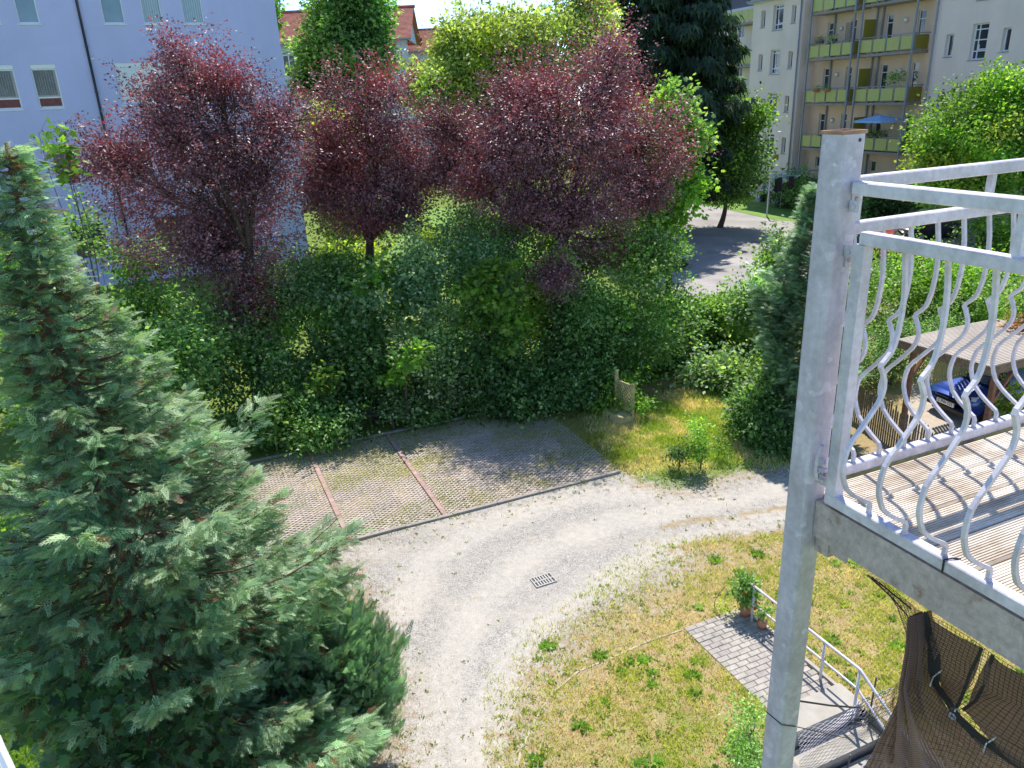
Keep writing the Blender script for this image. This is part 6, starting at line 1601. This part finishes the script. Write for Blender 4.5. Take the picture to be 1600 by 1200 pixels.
# channel beam under the near rail
m = MB(); zt2, zb2 = 6.603, 6.46
m.box(BF, -.038, NE, .004, .012, zb2, zt2); m.box(BF, -.038, NE, .012, .07, zt2 - .01, zt2 - .001); m.box(BF, -.038, NE, .012, .07, zb2, zb2 + .01); beam = m.build('channel_beam', M['galv_beam'], balc)
for s in (.03, 1.1):
    m = MB(); c = BF.p(s, .004, 6.555); m.tube([c, c - DB * .005], .008, 8); m.build('bolt', M['galv_beam'], beam)
m = MB(); m.box(BF, FO - .06, FO - .01, .05, 3.2, 6.47, 6.60); m.build('channel_beam', M['galv_beam'], balc)
for o in (.9, 1.8, 2.7):
    m = MB(); m.box(BF, FO, NE, o, o + .06, 6.47, 6.586); m.build('joist', M['galv_beam'], balc)
m = MB(); m.box(BF, -.03, .03, .014, .05, 6.40, 6.459); m.box(BF, -.01, .11, .02, .024, 6.42, 6.459); m.build('bracket', M['galv_beam'], balc)
m = MB(); c = BF.p(.545, 0, 0); m.tube([BF.p(.47, -.002, 6.612), BF.p(.47, -.003, 6.657), BF.p(.478, .02, 6.66), BF.p(.49, .042, 6.657)], .0028, 6); m.build('cable_tie', M['black'], balc)

# cables on the post
m = MB(); zc = hit((1241, 1132), E_, DB)[2]
pts = [E_ - DA * (sz + .003) + np.array([0, 0, hit((1190, 1105), E_, DA)[2] - E_[2]]), E_ + np.array([0, 0, hit((1216, 1126), E_, DA)[2] - E_[2]]) - DB * .003 + DA * .003]
q1 = hit((1241, 1134), E_, DB); q1 = q1 + DA * .004; pts += [q1, gy(1330, 1155, 3.2)]
m.tube(pts, .0022, 5); tag(m.build('cable', M['black'], root=pts[0]), 'thin black cable wrapped round the lower steel post', 'cable')
m = MB(); a = gy(1247, 1095, 4.2); b = gy(1344, 1106, 4.6); m.tube([a, (a + b) / 2 - (0, 0, .01), b], .007, 6); tag(m.build('cable', M['black'], root=a), 'thicker black cable running from the post towards the handrail', 'cable')

# ------------------------------------------------------------------ shade cloth and netting below the balcony
CP = BF.p(0, .02, 0)
def onp(px, off=0.0):
    return hit(px, CP + DB * off, DA)
def cloth(name, cols_px, parent, label, mat='cloth', nu=28, nv=28, off=None, uvs=(1, 1), amp=.0):
    """surface through a grid of image-traced points on or near the balcony side plane"""
    G_ = np.array([[onp(p, (off[i][j] if off is not None else 0)) for j, p in enumerate(r)] for i, r in enumerate(cols_px)])
    R_, C_ = G_.shape[:2]
    vs = []; uv = []
    for a in range(nu + 1):
        u = a / nu * (R_ - 1); i = min(int(u), R_ - 2); fu = u - i
        for b in range(nv + 1):
            v = b / nv * (C_ - 1); j = min(int(v), C_ - 2); fv = v - j
            p = (G_[i, j] * (1 - fu) + G_[i + 1, j] * fu) * (1 - fv) + (G_[i, j + 1] * (1 - fu) + G_[i + 1, j + 1] * fu) * fv
            if amp: p = p - DB * amp(a / nu, b / nv)
            vs.append(p); uv.append((a / nu * uvs[0], b / nv * uvs[1]))
    F = [(a * (nv + 1) + b, a * (nv + 1) + b + 1, (a + 1) * (nv + 1) + b + 1, (a + 1) * (nv + 1) + b) for a in range(nu) for b in range(nv)]
    m = MB(); m.add(vs, F); o = m.build(name, M[mat], parent, True)
    ul = o.data.uv_layers.new(name='UVMap'); li = np.empty(len(o.data.loops), np.int32); o.data.loops.foreach_get('vertex_index', li)
    ul.data.foreach_set('uv', np.array(uv, np.float32)[li].ravel())
    sm = o.modifiers.new('thickness', 'SOLIDIFY'); sm.thickness = .0015
    return o, vs
screen = empty('privacy_cloth', onp((1440, 955)), 'brown shade cloth tied up with black hems below the steel balcony', 'privacy screen')
NU = 60
# upper panel between hem strap and slit
cloth('cloth_panel', [[(1446, 960), (1536, 1012)], [(1464, 1030), (1520, 1056)], [(1468, 1075), (1500, 1100)], [(1482, 1105), (1492, 1114)]], screen, None, uvs=(.6, .5), nu=20, nv=20, amp=lambda u, v: .012 * math.sin(u * 6 + v * 3))
# right panel beyond the slit
cloth('cloth_panel', [[(1549, 1022), (1680, 1100)], [(1532, 1060), (1690, 1150)], [(1512, 1100), (1700, 1230)], [(1502, 1112), (1700, 1290)]], screen, None, uvs=(.9, 1.2), nu=24, nv=24, amp=lambda u, v: .014 * math.sin(u * 5 + v * 7))
# gathered drape
def amp_d(u, v): return (.05 + .10 * u) * math.sin(v * math.pi) + (.018 * (1.1 - u * .5)) * math.sin(v * 30 + 3 * u) + .006 * math.sin(v * 61 + u * 9)
cloth('draped_cloth', [[(1441, 955), (1443, 955), (1446, 956)], [(1434, 1000), (1446, 1000), (1456, 1010)], [(1425, 1058), (1440, 1062), (1454, 1068)], [(1408, 1090), (1448, 1100), (1485, 1112)], [(1385, 1140), (1460, 1160), (1545, 1160)], [(1352, 1205), (1480, 1225), (1615, 1210)], [(1330, 1270), (1500, 1300), (1700, 1280)]], screen, None, nu=70, nv=90, uvs=(1.6, 1.2), amp=amp_d)
# hems
def hem(pxs, w, name='hem', mat='black', off=-.012):
    P = [onp(p, off) for p in pxs]; m = MB(); vs = []
    for i, p in enumerate(P):
        a = P[max(i - 1, 0)]; b = P[min(i + 1, len(P) - 1)]; t = unit(b - a); s_ = unit(np.cross(t, DB)); ww = w[i] if hasattr(w, '__len__') else w
        vs += [p - s_ * ww / 2, p + s_ * ww / 2, p + s_ * ww / 2 + DB * .003, p - s_ * ww / 2 + DB * .003]
    fs = []
    for i in range(len(P) - 1):
        for k in range(4): fs.append((i * 4 + k, i * 4 + (k + 1) % 4, (i + 1) * 4 + (k + 1) % 4, (i + 1) * 4 + k))
    m.add(vs, fs); return m.build(name, M[mat], screen)
M['hemcloth'] = simple('black_hem_tape', (.035, .032, .032), .8, var=.2, scale=60)
hem([(1446, 957), (1450, 985), (1459, 1020), (1459, 1052), (1462, 1070), (1480, 1096), (1497, 1122), (1530, 1155), (1570, 1180), (1640, 1225)], [.012, .028, .045, .040, .026, .026, .03, .034, .034, .034], mat='hemcloth')
hem([(1534, 1013), (1516, 1050), (1502, 1090), (1492, 1110)], .009, mat='hemcloth'); hem([(1551, 1024), (1541, 1062), (1524, 1095), (1504, 1110)], .009, mat='hemcloth')
e_ = onp((1488, 1119), -.016); m = MB()
ring = [e_ + (np.array([0, 0, 1]) * math.cos(a) + DA * math.sin(a)) * .009 for a in np.linspace(0, 2 * math.pi, 17)]
m.tube(ring, .0035, 6, cap=False); m.build('eyelet', M['galv'], screen, True)
for pts_ in (((1471, 1048), (1458, 1058), (1453, 1072)), ((1557, 1152), (1541, 1162), (1536, 1176)), ((1500, 1108), (1493, 1108), (1492, 1112))):
    m = MB(); m.tube([onp(p, -.02) for p in pts_], .0022, 6); m.build('cable_tie', M['white'], screen)
# black bird netting in front of and around the cloth
net = empty('bird_netting', onp((1365, 905)), 'loose black bird netting hanging from the balcony beam over the cloth', 'netting')
def netting(grid, nu, nv, off, r=.0009):
    G_ = np.array([[onp(p, off) for p in r_] for r_ in grid]); R_, C_ = G_.shape[:2]
    def pt(u, v):
        U = u * (R_ - 1); i = min(int(U), R_ - 2); fu = U - i; Vv = v * (C_ - 1); j = min(int(Vv), C_ - 2); fv = Vv - j
        p = (G_[i, j] * (1 - fu) + G_[i + 1, j] * fu) * (1 - fv) + (G_[i, j + 1] * (1 - fu) + G_[i + 1, j + 1] * fu) * fv
        return p + DB * (.008 * math.sin(7 * u + 5 * v)) + DA * .004 * math.sin(11 * v + 6 * u) + np.array([0, 0, .004 * math.sin(13 * u + 9 * v)])
    m = MB()
    for a in range(nu + 1): m.tube([pt(a / nu, v) for v in np.linspace(0, 1, 24)], r, 3, cap=False)
    for b in range(nv + 1): m.tube([pt(u, b / nv) for u in np.linspace(0, 1, 24)], r, 3, cap=False)
    stuff(m.build('net_mesh', M['black'], net))
netting([[(1355, 898), (1400, 925), (1440, 955)], [(1398, 945), (1415, 955), (1440, 965)], [(1420, 990), (1430, 1000), (1440, 1010)], [(1420, 1040), (1428, 1050), (1436, 1056)]], 26, 9, -.005)
netting([[(1444, 957), (1560, 1028), (1690, 1105)], [(1440, 1010), (1550, 1080), (1690, 1160)], [(1425, 1060), (1500, 1110), (1700, 1230)]], 22, 34, -.028)
netting([[(1425, 1060), (1500, 1115), (1650, 1200)], [(1405, 1100), (1490, 1150), (1640, 1240)], [(1350, 1200), (1470, 1215), (1600, 1260)]], 14, 34, -.09)
netting([[(1424, 1050), (1400, 1070), (1345, 1098)], [(1412, 1080), (1390, 1095), (1340, 1112)], [(1395, 1110), (1370, 1125), (1330, 1140)]], 8, 14, -.03, .0007)
for pts_ in (((1356, 899), (1395, 935), (1418, 962)), ((1362, 902), (1398, 930), (1424, 952))):
    m = MB(); m.tube([onp(p, -.008) for p in pts_], .0025, 5); m.build('cord', M['black'], net)

# own window frame just inside the lower left corner
m = MB(); a = gy(-12, 1150, .62); b = gy(24, 1226, .60); m.tube([a - (b - a) * .15, b + (b - a) * .6], .006, 8)
m.tube([a - (b - a) * .15 + (0, -.004, -.012), b + (b - a) * .6 + (-.006, -.004, -.012)], .010, 8)
tag(m.build('window_frame', M['white'], root=a), 'pale corner of a window frame cut off at the bottom left of the photo', 'window frame')
